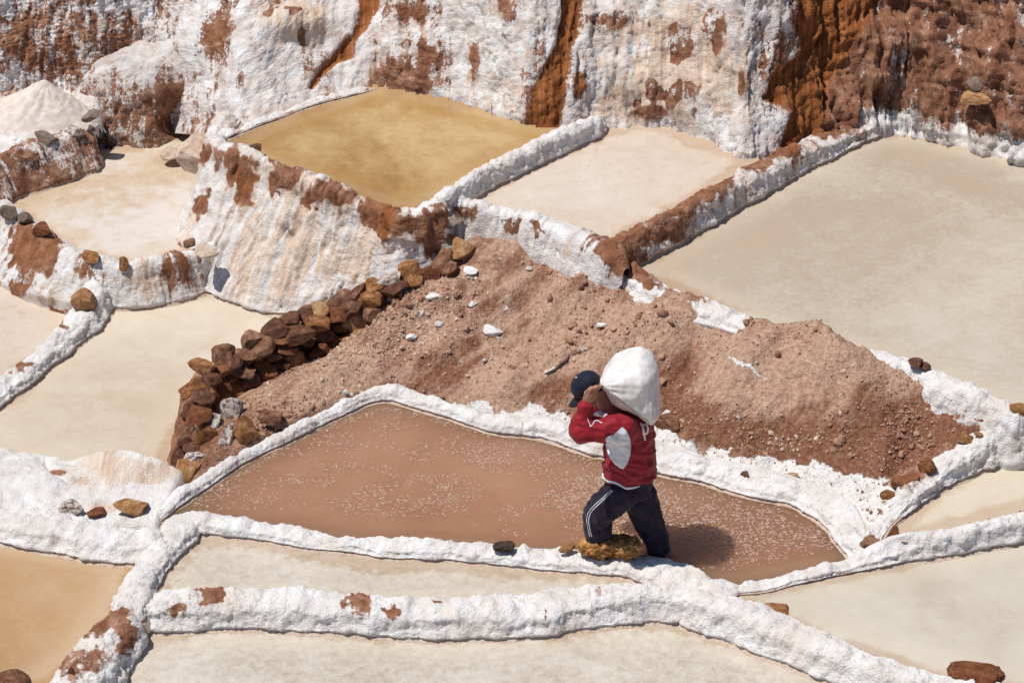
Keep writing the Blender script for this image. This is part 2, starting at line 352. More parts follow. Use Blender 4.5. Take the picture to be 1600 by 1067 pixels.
pond('lower_left_pond', ZK, [(-500, 760, .08), (-100, 792, .08), (60, 805, .08), (170, 828, .08), (240, 845, .08), (205, 930, .08), (150, 1010, .08), (80, 1060, .08), (-40, 1120, .08), (-500, 1250, .08)], W_TAN)
pond('upper_left_pan', ZL, [(-500, 240, .3), (-80, 270, .3), (60, 235, .4), (150, 200, .4), (330, 180, .25), (400, 270, .25), (310, 385, .25), (260, 402, .25), (200, 408, .25), (110, 388, .25), (50, 350, .25), (0, 318, .25), (-60, 300, .25), (-500, 260, .3)], W_UPPER)
pond('far_left_pond', ZM, [(-500, 300, .3), (0, 330, .3), (110, 392, .3), (145, 440, .12), (120, 480, .06), (60, 540, .02), (0, 600, .02), (-60, 650, .02), (-165, 716, .02), (-500, 740, .02)], W_PINK)

# ---------------------------------------------------------------- stains: (u, v, ru, rv, dsalt, drust, dcream)
STAINS = [
 (175, 960, 34, 22, -1.1, 0, 0), (150, 985, 22, 16, -0.8, 0, 0), (328, 922, 22, 14, -1.3, 0, 0), (272, 950, 18, 14, -1.0, 0, 0), (193, 1000, 14, 14, -0.9, 0, 0), (150, 1032, 26, 14, -0.6, 0, 0), (105, 1042, 24, 14, -0.7, 0, 0),
 (556, 938, 20, 14, -1.2, .3, 0), (608, 952, 11, 9, -1.2, .4, 0), (688, 934, 11, 9, -1.0, .2, 0), (757, 925, 24, 6, -0.9, 0, 0), (857, 955, 6, 9, -1.0, 0, 0), (955, 925, 14, 12, -0.5, 0, 0),
 (280, 420, 25, 30, -.6, .2, 0), (230, 440, 20, 18, -.45, .2, 0), (140, 425, 16, 18, -.6, .3, 0), (30, 390, 18, 40, -.8, .5, 0), (70, 390, 22, 26, -.8, .4, 0), (32, 460, 10, 18, -.8, .3, 0), (65, 470, 12, 20, -.5, .1, 0), (95, 490, 12, 10, -.9, .3, 0), (35, 570, 26, 12, -.7, 0, 0), (100, 515, 14, 6, -.6, 0, 0),
 # wall below the ochre pond
 (365, 250, 20, 20, -1.0, .1, 0), (380, 295, 13, 38, -1.0, .6, 0), (315, 245, 16, 14, -.9, .4, 0), (316, 325, 10, 22, -.8, .2, 0), (445, 268, 24, 20, -1.2, 0, 0), (430, 285, 12, 14, -.7, 0, 0), (480, 310, 14, 16, -.9, .2, 0), (520, 298, 30, 16, -1.2, 0, 0), (580, 330, 24, 18, -.9, .3, 0), (600, 350, 11, 34, -.8, .9, 0), (650, 345, 40, 18, -.9, .1, 0), (672, 378, 22, 26, -.6, .1, 0), (560, 390, 30, 30, -.45, 0, .5), (400, 400, 40, 60, -.3, 0, .9), (470, 370, 30, 60, -.35, 0, .9), (545, 420, 22, 30, -.3, 0, .7), (505, 410, 20, 16, -.5, .1, .2), (700, 340, 26, 16, -.8, 0, 0), (790, 352, 12, 10, -.8, .1, 0), (835, 355, 10, 8, -.8, .1, 0), (725, 330, 20, 10, -.8, .0, 0), (800, 375, 60, 14, -.25, 0, 0), (870, 395, 30, 14, -.3, 0, 0),
 # dike between the two upper ponds on the right
 (990, 360, 50, 12, -1.1, .2, 0), (1050, 325, 30, 12, -1.0, .2, 0), (1100, 298, 24, 12, -1.0, .1, 0), (1120, 285, 22, 12, -.9, .3, 0), (1180, 255, 16, 14, -.9, .1, 0), (1237, 236, 12, 16, -1.2, .8, 0), (1210, 245, 14, 10, -.7, .1, 0), (1300, 205, 30, 12, -.9, .1, 0), (950, 385, 24, 20, -1.0, .3, 0), (980, 415, 26, 16, -1.3, .2, 0), (1025, 442, 14, 10, -.8, .1, 0), (1085, 467, 18, 9, -1.0, .2, 0), (1000, 430, 24, 16, -.9, .1, 0),
 (1505, 650, 18, 7, -.4, .2, 0), (1460, 700, 30, 10, -.5, .2, 0), (1420, 745, 30, 22, -.9, .4, 0), (1370, 800, 16, 7, -.8, .4, 0),
]
def apply_stains(u, v, mask):
    q2 = np.stack([u/8, v/8, 0*u], -1); u = u+9*vnoise(q2, 221); v = v+9*vnoise(q2, 222)
    q = np.stack([u/34, v/34, 0*u], -1); wu = 20*fbm(q, 4, 201, .6); wv = 20*fbm(q, 4, 211, .6); u = u+wu; v = v+wv
    for (su, sv_, ru, rv, ds, dr, dc) in STAINS:
        if su < u.min()-80 or su > u.max()+80: continue
        q = ((u-su)/ru)**2+((v-sv_)/rv)**2
        w = np.exp(-q*0.9)
        mask[..., 0] += ds*w; mask[..., 1] += dr*w; mask[..., 2] += (dc-(1.3 if ds < -.55 and dc == 0 else 0))*w
    return np.clip(mask, 0, 1.2)

# ---------------------------------------------------------------- dikes and terrace walls
def cr(P, t):
    """Catmull-Rom through rows of P at parameters t in [0, n-1]"""
    n = len(P); i = np.clip(np.floor(t).astype(int), 0, n-2); f = (t-i)[:, None]
    Pe = np.vstack([2*P[0]-P[1], P, 2*P[-1]-P[-2]])
    a, b, c, d = Pe[i], Pe[i+1], Pe[i+2], Pe[i+3]
    return 0.5*((2*b)+(c-a)*f+(2*a-5*b+4*c-d)*f**2+(3*b-a-3*c+d)*f**3)
def dike(name, label, pts, cat='salt dike', style='popcorn', ds=0.0105, salt=1.0, rust=0.0, cream=0.0, mat=None, cap=(True, True), seed=0, amp=1.0, kind=None, crest=0.028, lip=1.0):
    """pts rows: u, v, ztop, half width, water left, water right, slope left, slope right"""
    pts = np.asarray(pts, float)
    W = np.array([at(p[0], p[1], p[2]) for p in pts])
    Q = np.c_[W[:, :2], pts[:, 2:]]
    tt = np.linspace(0, len(Q)-1, 60*len(Q)); X = cr(Q, tt)
    L = np.r_[0, np.cumsum(np.hypot(*np.diff(X[:, :2], axis=0).T))]
    n = max(8, int(L[-1]/ds)); s = np.linspace(0, L[-1], n)
    X = np.stack([np.interp(s, L, X[:, k]) for k in range(X.shape[1])], 1)
    T = np.gradient(X[:, :2], axis=0)
    for _ in range(6): T = np.vstack([T[:1], (T[:-2]+2*T[1:-1]+T[2:])/4, T[-1:]])
    T /= np.linalg.norm(T, axis=1, keepdims=True); N = np.c_[-T[:, 1], T[:, 0]]
    e = np.ones(n)
    if cap[0]: e *= np.sqrt(np.clip(s/0.12, 0.02, 1))
    if cap[1]: e *= np.sqrt(np.clip((L[-1]-s)/0.12, 0.02, 1))
    zt = X[:, 2]; w = X[:, 3]*0.72*(0.35+0.65*e)
    S3 = np.c_[X[:, :2], np.full(n, 3.1+seed)]
    zt = zt+crest*fbm(S3*4.5, 3, 11+seed)+0.6*crest*vnoise(S3*14, 5+seed)
    w = w*(1+0.42*fbm(S3*3.6, 3, 31+seed))
    rows = []
    def side(zw, sl, sgn, wet):
        wet = wet[:, None] if wet.ndim > 1 else wet
        h = np.maximum(zt-zw, 0.03)*(0.3+0.7*e); ztt = zw+h; lp = np.minimum(0.035, 0.3*h)
        o = w+sl*h
        return [(sgn*0.45*w, ztt-0.004), (sgn*0.8*w, ztt-0.012-0.05*np.minimum(h, .3)), (sgn*(w+0.05*sl*h), ztt-0.2*h), (sgn*(w+0.5*sl*h), ztt-0.55*h),
                (sgn*(o+0.012), zw+lp), (sgn*(o-0.014*lip*wet), zw+lp*0.45*wet-0.05*(1-wet)), (sgn*(o+0.016), zw+0.003-0.1*(1-wet)), (sgn*(o+0.05), zw-0.07-0.2*(1-wet))]
    lev = np.array([ZA, ZB, ZC, ZD, ZE, ZF, ZG, ZH, ZJ, ZK, ZL, ZM])
    wets = [(np.interp(np.interp(s, L, tt), np.arange(len(pts)), (np.abs(pts[:, c:c+1]-lev).min(1) < 0.004).astype(float)) > 0.97).astype(float) for c in (4, 5)]
    wetl, wetr = wets
    lft = side(X[:, 4], X[:, 6], 1.0, wetl); rgt = side(X[:, 5], X[:, 7], -1.0, wetr)
    WET = [wetl]*len(lft)+[np.maximum(wetl, wetr)]+[wetr]*len(rgt)
    ctrl = lft[::-1]+[(np.zeros(n), (lft[0][1]+rgt[0][1])/2+0.006)]+rgt
    zwl = [X[:, 4]]*len(lft)+[(X[:, 4]+X[:, 5])/2]+[X[:, 5]]*len(rgt)
    for k in range(len(ctrl)-1):
        (o0, z0), (o1, z1) = ctrl[k], ctrl[k+1]
        m = max(1, int(round(np.percentile(np.hypot(o1-o0, z1-z0), 75)/ds)))
        for j in range(m):
            f = j/m
            rows.append((o0+(o1-o0)*f, z0+(z1-z0)*f, zwl[k]+(zwl[k+1]-zwl[k])*f, WET[k]))
    rows.append((ctrl[-1][0], ctrl[-1][1], zwl[-1], WET[-1]))
    O = np.array([r[0]+0*s for r in rows]); Z = np.array([r[1]+0*s for r in rows]); ZW = np.array([r[2]+0*s for r in rows]); WT = np.array([r[3]+0*s for r in rows])
    for _ in range(2):
        O[1:-1] = (O[:-2]+2*O[1:-1]+O[2:])/4; Z[1:-1] = (Z[:-2]+2*Z[1:-1]+Z[2:])/4
    G = np.stack([X[:, 0]+N[:, 0]*O, X[:, 1]+N[:, 1]*O, Z], -1)
    nor = grid_normals(G)
    if nor[nor.shape[0]//2, :, 2].mean() < 0: nor = -nor
    ha = Z-ZW; env = sstep(0.0, 0.05, ha)
    D = np.zeros(O.shape); sd = seed*3.7
    if style == 'popcorn':
        D += 0.022*fbm(G*5+sd, 3, 3)+0.013*vnoise(G*13+sd, 9)
        warp = np.stack([vnoise(G*16+sd, 61), vnoise(G*16+sd, 62), vnoise(G*16+sd, 63)], -1)*0.35
        Gz = G*np.array([1, 1, 0.62]); wo = worley(Gz*17+sd+warp, 41); D += 0.024*(0.5-wo)
        wo = worley(Gz*38+sd+warp, 47); D += 0.011*(0.5-wo)
        D += 0.0055*vnoise(G*70, 7)
        up = np.clip(nor[..., 2], 0, 1)**3; D = D*(1-0.35*up*sstep(-.1, .3, fbm(G*2.2+sd, 2, 51)))
    else:
        Q = np.stack([np.repeat(s[None, :], O.shape[0], 0), np.full(O.shape, sd), Z], -1); Qw = Q+0.05*np.stack([fbm(G*6, 2, 141), 0*O, fbm(G*6, 2, 142)], -1)
        D += 0.045*fbm(G*2.6+sd, 3, 3)+0.03*fbm(Qw*np.array([8, 1, 1.5]), 3, 5)+0.022*fbm(G*9+sd, 5, 9, 0.66)
        rg = 1-np.abs(fbm(Qw*np.array([17, 1, 1.7]), 3, 15))*2.4; D += 0.020*rg*sstep(0.03, 0.15, ha)*(0.4+1.2*sstep(-.3, .4, fbm(G*4+sd, 2, 45)))
        rg = 1-np.abs(fbm(Qw*np.array([38, 1, 4.0]), 2, 25))*2.4; D += 0.010*rg
        D += 0.007*np.abs(vnoise(G*40, 12))-0.003-0.02*sstep(.4, .6, fbm(Qw*np.array([12, 1, 5]), 3, 35))
    G = G+nor*(D*env*amp)[..., None]
    # salt drips hanging in a fringe above the water
    u, v = pix(G)
    mask = np.zeros(O.shape+(4,)); mask[..., 0] = salt; mask[..., 1] = rust; mask[..., 2] = cream
    mask = apply_stains(u, v, mask)
    below = (1-sstep(0.010, 0.026, ha))*WT
    mask[..., 0] = mask[..., 0]*(1-below)+0.05*below; mask[..., 2] = np.maximum(mask[..., 2], below*0.85); mask[..., 1] = np.maximum(mask[..., 1]*(1-below), 0)
    mask[..., 3] = below*0.35
    nr, nc = O.shape
    F = grid_faces(nr, nc)
    me = mesh_np(name, G.reshape(-1, 3), F, mat or (M_DIKE if style == 'popcorn' else M_WALL), mask.reshape(-1, 4), along=np.repeat(s[None, :], nr, 0).reshape(-1))
    a = me.polygons[len(F)//2].normal
    if sum(me.polygons[i].normal.z for i in range(0, len(F), 37)) < 0: me.flip_normals()
    o = obj(name, me)
    return tag(o, label, cat, kind=kind)

dike('salt_dike', 'lumpy white salt dike between the brown pond and the narrow pond in front of it',
     [(250, 822, 0.061, .10, ZA, ZB, .2, .2), (300, 807, 0.068, .11, ZA, ZB, .2, .2), (400, 819, 0.061, .10, ZA, ZB, .2, .2), (530, 841, 0.054, .085, ZA, ZB, .2, .2), (620, 846, 0.068, .11, ZA, ZB, .2, .2), (720, 851, 0.068, .115, ZA, ZB, .2, .2), (820, 860, 0.068, .12, ZA, ZB, .2, .2), (920, 868, 0.061, .12, ZA, ZB, .2, .2), (1010, 880, 0.068, .14, ZA, ZB, .2, .2), (1060, 896, 0.075, .18, ZA, ZB, .3, .2), (1120, 915, 0.054, .14, ZA, ZB, .3, .2)], seed=1)
dike('salt_dike', 'short white salt dike running down from the brown pond corner beside the tan pond',
     [(300, 806, .10, .12, ZB, ZK, .2, .3), (262, 838, .10, .13, ZB, ZK, .2, .3), (228, 882, .09, .13, ZB, ZK, .2, .3), (208, 925, .09, .14, ZB, ZK, .2, .3), (190, 965, .08, .14, ZB, ZK, .2, .3)], seed=2)
dike('salt_dike', 'thick white salt dike between the narrow front pond and the foreground pond',
     [(165, 975, 0.03, .12, ZB, ZC, .2, .3), (225, 940, 0.05, .12, ZB, ZC, .2, .3), (330, 931, 0.06, .16, ZB, ZC, .2, .25), (420, 928, 0.07, .16, ZB, ZC, .2, .25), (520, 935, 0.06, .16, ZB, ZC, .2, .25), (620, 943, 0.06, .16, ZB, ZC, .2, .25), (700, 945, 0.06, .16, ZB, ZC, .2, .25), (800, 941, 0.06, .16, ZB, ZC, .2, .25), (900, 930, 0.06, .16, ZB, ZC, .2, .25), (1000, 919, 0.08, .15, ZB, ZC, .2, .25), (1080, 922, 0.06, .14, ZB, ZC, .2, .25), (1130, 936, 0.03, .12, ZB, ZC, .2, .25)], seed=3)
dike('salt_dike', 'earth stained white salt dike at the bottom left corner beside the tan pond',
     [(215, 945, .10, .12, ZC, ZK, .25, .3), (175, 978, .10, .16, ZC, ZK, .25, .3), (145, 1020, .10, .18, ZC, ZK, .25, .4), (115, 1065, .08, .22, ZC, ZK, .25, .5), (70, 1130, .08, .24, ZC, ZK, .25, .5), (20, 1220, .08, .24, ZC, ZK, .3, .4)], seed=4, salt=.9)
dike('salt_dike', 'smooth white salt dike curving down to the bottom right corner',
     [(1060, 920, .10, .12, ZD, ZC, .2, .3), (1150, 942, .10, .13, ZD, ZC, .2, .3), (1230, 974, .09, .14, ZD, ZC, .2, .3), (1300, 1005, .08, .14, ZD, ZC, .2, .3), (1380, 1038, .07, .13, ZD, ZC, .2, .3), (1480, 1063, .07, .12, ZD, ZC, .2, .3), (1600, 1085, .06, .12, ZD, ZC, .2, .3), (1760, 1120, .06, .12, ZD, ZC, .2, .3)], seed=5)
dike('salt_dike', 'narrow beaded white salt dike along the pale pond on the right',
     [(1150, 917, .07, .08, ZA, ZD, .2, .15), (1230, 899, .08, .075, ZA, ZD, .2, .15), (1310, 879, .09, .075, ZA, ZD, .2, .15), (1400, 849, .16, .075, ZE, ZD, .2, .2), (1480, 830, .205, .075, ZE, ZD, .2, .15), (1560, 813, .21, .075, ZE, ZD, .2, .15), (1680, 785, .21, .08, ZE, ZD, .2, .15), (1900, 735, .21, .08, ZE, ZD, .2, .15)], seed=6)
dike('salt_lump', 'smooth rounded white salt hump where three dikes meet',
     [(1080, 914, .07, .10, ZA, ZD, .3, .3), (1118, 912, .10, .13, ZA, ZD, .3, .3), (1160, 911, .06, .09, ZA, ZD, .3, .3)], cat='salt hump', seed=7, amp=.45)
dike('salt_dike', 'thin white salt rim along the far left edge of the brown pond',
     [(238, 806, .06, .075, ZA, ZA, .2, .2), (262, 782, .07, .07, ZA, ZA, .2, .2), (320, 741, .08, .065, ZA, ZA, .2, .2), (385, 701, .08, .062, ZA, ZA, .2, .2), (450, 670, .08, .06, ZA, ZA, .2, .2), (520, 636, .08, .06, ZA, ZA, .2, .2), (575, 612, .08, .07, ZA, ZA, .2, .2), (612, 604, .09, .09, ZA, ZA, .2, .2), (650, 616, .08, .08, ZA, ZA, .2, .2), (710, 634, .08, .085, ZA, ZA, .2, .2), (770, 652, .08, .09, ZA, ZA, .2, .2), (840, 660, .08, .10, ZA, ZA, .2, .2)], seed=8, amp=.8)
dike('salt_crust', 'broad white salt crust at the foot of the dirt mound behind the porter',
     [(790, 655, .08, .09, ZA, ZA, .2, .25), (850, 658, .10, .12, .05, ZA, .2, .3), (930, 678, .10, .13, .1, ZA, .2, .4), (1030, 706, .10, .13, .1, ZA, .2, .4), (1090, 722, .10, .12, .1, ZA, .2, .4), (1170, 744, .09, .12, .1, ZA, .2, .4), (1250, 764, .09, .12, .1, ZA, .2, .4), (1310, 795, .10, .13, .1, ZA, .2, .3), (1340, 840, .10, .12, .05, ZA, .2, .3), (1352, 868, .08, .09, .02, ZA, .2, .3)], cat='salt crust', seed=9, salt=.92)
dike('terrace_wall', 'white salt topped wall with orange stones beside the right pond',
     [(1362, 848, .12, .07, .02, .03, .2, .1), (1380, 812, .20, .10, .02, ZE, .2, .2), (1412, 768, .29, .13, .1, ZE, .2, .15), (1470, 720, .34, .13, .1, ZE, .2, .12), (1535, 679, .40, .13, .2, ZE, .2, .12), (1600, 648, .46, .12, .4, ZE, .2, .12), (1680, 622, .54, .11, ZF, ZE, .2, .12), (1850, 585, .58, .12, ZF, ZE, .2, .12), (2100, 520, .58, .12, ZF, ZE, .2, .12)], cat='terrace wall', seed=10, salt=.85)
dike('salt_dike', 'rough white salt dike on the near edge of the big upper pond',
     [(945, 388, .64, .11, ZF, .42, .2, .4), (985, 418, .60, .12, ZF, .42, .2, .4), (1040, 450, .60, .12, ZF, .45, .2, .4), (1110, 478, .60, .12, ZF, .5, .2, .4), (1210, 512, .60, .12, ZF, .5, .2, .4), (1320, 542, .60, .12, ZF, .45, .2, .4), (1420, 566, .60, .11, ZF, .38, .2, .25), (1490, 598, .60, .12, ZF, .30, .2, .25), (1550, 624, .59, .12, ZF, .24, .2, .25), (1620, 648, .58, .12, ZF, .2, .2, .25)], seed=11, salt=.88)
dike('salt_dike', 'straight earth topped dike between the small upper pond and the big pond',
     [(938, 390, .77, .10, ZG, ZF, .15, .12), (1000, 356, .78, .10, ZG, ZF, .15, .12), (1060, 325, .78, .10, ZG, ZF, .15, .12), (1130, 287, .77, .105, ZG, ZF, .15, .12), (1200, 250, .75, .11, .7, ZF, .15, .12), (1270, 219, .71, .12, .6, ZF, .15, .12), (1335, 195, .67, .13, .55, ZF, .15, .12), (1400, 168, .66, .14, .55, ZF, .15, .12), (1450, 148, .66, .14, .55, ZF, .15, .12)], seed=12, salt=.60, cream=.55, cap=(True, False))
dike('salt_dike', 'white salt dike between the ochre pond and the small upper pond',
     [(672, 312, .88, .09, ZH, ZG, .15, .1), (700, 296, .88, .075, ZH, ZG, .15, .1), (760, 262, .88, .07, ZH, ZG, .15, .1), (830, 226, .88, .07, ZH, ZG, .15, .1), (905, 192, .88, .075, ZH, ZG, .15, .1), (945, 176, .86, .08, ZH, ZG, .15, .1)], seed=13, salt=.8, cream=.6)
dike('terrace_wall', 'tall white streaked wall holding up the ochre pond',
     [(362, 176, .90, .10, ZH, ZL, .15, .12), (334, 200, .90, .11, ZH, ZL, .15, .10), (345, 222, .90, .11, ZH, ZJ, .15, .50), (400, 242, .89, .10, ZH, ZJ, .15, .60), (480, 275, .89, .10, ZH, ZJ, .15, .55), (560, 305, .89, .10, ZH, .0, .15, .40), (625, 329, .88, .10, ZH, .2, .15, .22), (672, 322, .88, .12, ZH, .3, .15, .18), (690, 305, .87, .12, ZH, .35, .15, .18)], cat='terrace wall', style='wall', seed=14, salt=.70, cream=.9, ds=.0135, cap=(False, True))
dike('terrace_wall', 'white crusted wall holding up the small upper pond above the mound',
     [(668, 318, .79, .115, ZG, .32, .15, .2), (700, 306, .79, .115, ZG, .34, .15, .2), (750, 318, .76, .115, ZG, .36, .15, .2), (800, 330, .75, .115, ZG, .38, .15, .2), (870, 350, .75, .115, ZG, .40, .15, .2), (945, 384, .75, .115, ZG, .42, .15, .2), (975, 405, .74, .10, .6, .42, .15, .2)], cat='terrace wall', style='wall', seed=15, salt=.86, cream=.8, ds=.0135, amp=.75)
dike('salt_dike', 'narrow salt rim between the cliff foot and the ochre pond',
     [(335, 212, .86, .06, .72, ZH, .2, .2), (420, 180, .86, .05, .72, ZH, .2, .2), (500, 152, .86, .05, .72, ZH, .2, .2), (585, 131, .86, .05, .72, ZH, .2, .2)], seed=16, salt=.8)
dike('terrace_wall', 'brown and white streaked wall below the upper left pan',
     [(-300, 268, .26, .12, ZL, ZM, .15, .6), (-60, 298, .26, .12, ZL, ZM, .15, .6), (0, 322, .26, .13, ZL, ZM, .15, .6), (50, 352, .26, .13, ZL, ZM, .15, .6), (105, 388, .26, .13, ZL, -.1, .15, .5), (150, 402, .26, .12, ZL, ZJ, .15, .35), (200, 408, .26, .11, ZL, ZJ, .15, .3), (260, 401, .26, .11, ZL, ZJ, .15, .3), (295, 392, .27, .11, ZL, ZJ, .15, .25), (325, 383, .27, .09, ZL, ZJ, .1, .15), (350, 376, .27, .09, ZL, ZJ, .1, .1)], cat='terrace wall', style='wall', seed=17, salt=.72, cream=.7, ds=.0135, amp=.8, cap=(False, False))
dike('salt_dike', 'white salt dike sloping down between the two ponds at the left edge',
     [(158, 397, .26, .10, ZJ, ZM, .3, .4), (152, 432, .17, .12, ZJ, ZM, .3, .4), (135, 475, .08, .13, ZJ, ZM, .3, .4), (100, 515, .05, .13, ZJ, ZM, .2, .3), (55, 555, .04, .13, ZJ, ZM, .2, .3), (0, 598, .03, .13, ZJ, ZM, .2, .3), (-80, 660, .03, .13, ZJ, ZM, .2, .3), (-170, 718, .03, .14, ZJ, ZM, .2, .3)], seed=18, salt=.95)
dike('salt_dike', 'wide white salt dike along the top of the tan pond at left',
     [(-450, 770, .07, .18, ZJ, ZK, .3, .4), (-80, 790, .08, .18, ZJ, ZK, .3, .4), (0, 798, .09, .18, ZJ, ZK, .3, .45), (70, 812, .09, .18, 0, ZK, .3, .45), (140, 826, .09, .18, 0, ZK, .3, .45), (205, 835, .10, .16, 0, ZK, .3, .4), (265, 828, .10, .12, 0, ZK, .3, .3)], seed=19, salt=1.0)

# ---------------------------------------------------------------- cliff
def cliff():
    base = [(-900, 215, ZL), (-300, 190, .40), (-60, 165, .46), (60, 150, .48), (140, 158, .45), (250, 188, ZL), (290, 193, .40), (330, 197, .60), (365, 195, .76), (400, 180, .81), (450, 158, ZH), (590, 124, ZH), (700, 150, ZH), (835, 196, ZH), (880, 196, .80), (925, 190, .76), (1040, 206, ZG), (1165, 248, ZG), (1200, 238, .70), (1270, 210, .64), (1338, 197, .60), (1420, 210, ZF), (1510, 232, ZF), (1600, 256, ZF), (1800, 300, ZF), (2400, 420, ZF)]
    B = np.array([at(*b) for b in base])
    top = np.interp([b_[0] for b_ in base], [-900, 300, 365, 400, 450, 590, 700, 835, 1338, 1420, 2400], [1.33, 1.35, 1.42, 1.48, 1.64, 2.1, 2.7, 2.8, 2.8, 2.9, 2.9])
    dx = 0.015; xs = np.arange(B[0, 0], B[-1, 0], dx)
    def sm(a, k):
        ker = np.hanning(k); ker /= ker.sum(); return np.convolve(np.pad(a, k//2, mode='edge'), ker, 'valid')[:len(a)]
    yb = sm(np.interp(xs, B[:, 0], B[:, 1]), 17); zb = sm(np.interp(xs, B[:, 0], B[:, 2]), 15); zt = sm(np.interp(xs, B[:, 0], top), 41)
    # rows: from the foot up the face, over the brow, then back over the terrace above
    nf = 180; nb = 26
    T = np.r_[np.linspace(-0.07, 1, nf), np.ones(nb)]
    back = np.r_[np.zeros(nf), np.linspace(0.03, 1, nb)**2*7.0]
    H = (zt-zb)[None, :]*T[:, None]
    sl = np.interp(xs, [at(0, 150, .4)[0], at(250, 200, .5)[0], at(360, 200, .9)[0], at(540, 130, .9)[0], at(620, 130, .9)[0], at(1200, 240, .8)[0], at(1500, 230, .5)[0]], [0.5, 0.7, 1.4, 1.3, 0.65, 0.62, 0.5])[None, :]
    gentle = sstep(0.7, 1.1, sl)
    Y = yb[None, :]+sl*H+back[:, None]
    Z = zb[None, :]+H+0.04*np.minimum(back, 1)[:, None]
    X = np.repeat(xs[None, :], len(T), 0)
    G = np.stack([X, Y, Z], -1)
    u, v = pix(G)
    nor = grid_normals(G)
    if nor[..., 1].mean() > 0: nor = -nor
    env = sstep(-0.12, 0.05, H)*np.where(back[:, None] > 0, np.exp(-back[:, None]*2)*0.8+0.2, 1)
    Gs = G*np.array([1, 1, 0.25])
    right = sstep(1180, 1330, u)
    wrp = np.stack([fbm(G*5, 3, 101), fbm(G*5, 3, 102), fbm(G*5, 3, 103)], -1)*0.06
    Gw = G+wrp
    D = 0.10*fbm(G*1.5, 3, 2)+0.06*fbm(Gw*np.array([4.2, 4.2, 2.0]), 4, 4)
    Gx = np.stack([Gw[..., 0], 0*Gw[..., 0], Gw[..., 2]], -1); flute = 1-np.abs(fbm(Gx*np.array([7, 7, 1.3]), 3, 6))*2.4
    D += (0.03+0.075*right)*flute*(1-.8*gentle)-0.03
    D += (0.016+0.010*right)*fbm(Gw*np.array([11, 11, 6]), 4, 8, 0.6)*(1-.5*gentle)
    lay = fbm(np.stack([G[..., 0]*1.2, G[..., 1]*1.2, G[..., 2]*9], -1), 3, 75); D += right*0.018*np.tanh(lay*5)
    fl2 = 1-np.abs(fbm(Gx*np.array([26, 26, 3.0]), 3, 16, .6))*2.2; D += (0.022+.020*right)*fl2*(1-.5*gentle)+0.03*gentle*fbm(G*8, 4, 66, .6)
    D += (0.014*np.abs(fbm(G*34, 2, 12))+0.009*vnoise(G*60, 18))*(1-.8*gentle)
    D -= 0.02*(1-gentle)*(1-.7*right)*sstep(.42, .62, fbm(Gw*np.array([13, 13, 5])+31, 3, 19))
    # smooth flowing rust channels sit lower than the salt that builds up beside them
    chan = np.maximum.reduce([sstep(-4, 8, polydist(u, v, p)) for p in CHANNELS])
    D -= 0.05*chan
    # overhanging brow blocks at upper left and upper right
    for (bu, bv, ru, rv, a) in [(460, 30, 45, 26, .16), (1385, 55, 60, 30, .16), (1370, 105, 34, 30, .15), (960, 120, 60, 30, .05), (1060, 140, 60, 40, .06), (1330, 150, 24, 40, .08), (1560, 190, 40, 40, .06), (1450, 130, 30, 50, .06), (60, 60, 60, 30, .06), (270, 60, 50, 40, .06)]:
        q = ((u-bu)/ru)**2+((v-bv)/rv)**2; D += a*np.exp(-q**1.5)
    G = G+nor*(D*env)[..., None]
    G[..., 2] -= 0.02*env
    mask = np.zeros(u.shape+(4,))
    s = np.full(u.shape, 0.62); ru_ = np.zeros(u.shape); cm = np.zeros(u.shape)
    big = fbm(G*2.3+5, 3, 77); cm += 0.75*sstep(330, 400, u)*(1-sstep(1190, 1230, u))
    s += np.where(u < 340, -0.02, 0.10)*1.0 + 0.25*big + 0.28*fbm(G*13, 3, 87)
    for (bu, bv, rx, ry, ds, dr, dc) in CLIFF_PATCH:
        q = ((u-bu)/rx)**2+((v-bv)/ry)**2; w = np.exp(-q); s += ds*w; ru_ += dr*w; cm += (dc-(1.2 if ds <= -.55 and dc == 0 else 0))*w
    w = sstep(1215, 1250, u+(v-100)*-0.0)*1.0
    s = s*(1-w)+(0.14+0.2*fbm(G*9, 3, 88))*w
    s += w*0.85*(1-sstep(0.06, 0.24, H+0.10*big))*sstep(1325, 1345, u)
    s += w*0.3*sstep(0.1, .5, vnoise(G*4.1, 55))
    cm += 0.45*(1-sstep(300, 380, u))*(0.5+fbm(G*6, 3, 99)); cm = cm*(1-chan)*np.clip(1.0-1.3*sstep(.05, .35, fbm(G*np.array([5, 5, 3])+13, 3, 97)), 0, 1); ru_ = np.maximum(ru_, chan); s = s*(1-chan)+0.02*chan
    mask[..., 0] = np.clip(s, 0, 1.1); mask[..., 1] = np.clip(ru_, 0, 1); mask[..., 2] = np.clip(cm, 0, 1)
    mask[..., 0] = np.where(back[:, None] > 0.1, 0.85, mask[..., 0])
    me = mesh_np('cliff', G.reshape(-1, 3), grid_faces(*u.shape), M_CLIFF, mask.reshape(-1, 4))
    if sum(me.polygons[i].normal.z for i in range(0, len(me.polygons), 97)) < 0: me.flip_normals()
    tag(obj('cliff', me), kind='structure')
    return G, pix(G)
CHANNELS = [
 [(880, -60), (918, -60), (914, 20), (912, 50), (893, 75), (896, 95), (888, 130), (884, 165), (878, 205), (818, 205), (828, 170), (830, 140), (845, 105), (868, 65), (880, 20)],
 [(545, -60), (594, -60), (588, 10), (575, 40), (556, 60), (556, 85), (530, 92), (510, 110), (490, 138), (482, 132), (495, 105), (520, 80), (548, 45), (560, 10)],
 [(1250, -60), (1400, -60), (1362, 20), (1330, 60), (1322, 100), (1300, 130), (1290, 170), (1270, 212), (1212, 240), (1226, 170), (1200, 150), (1212, 110), (1250, 80), (1236, 40)],
]
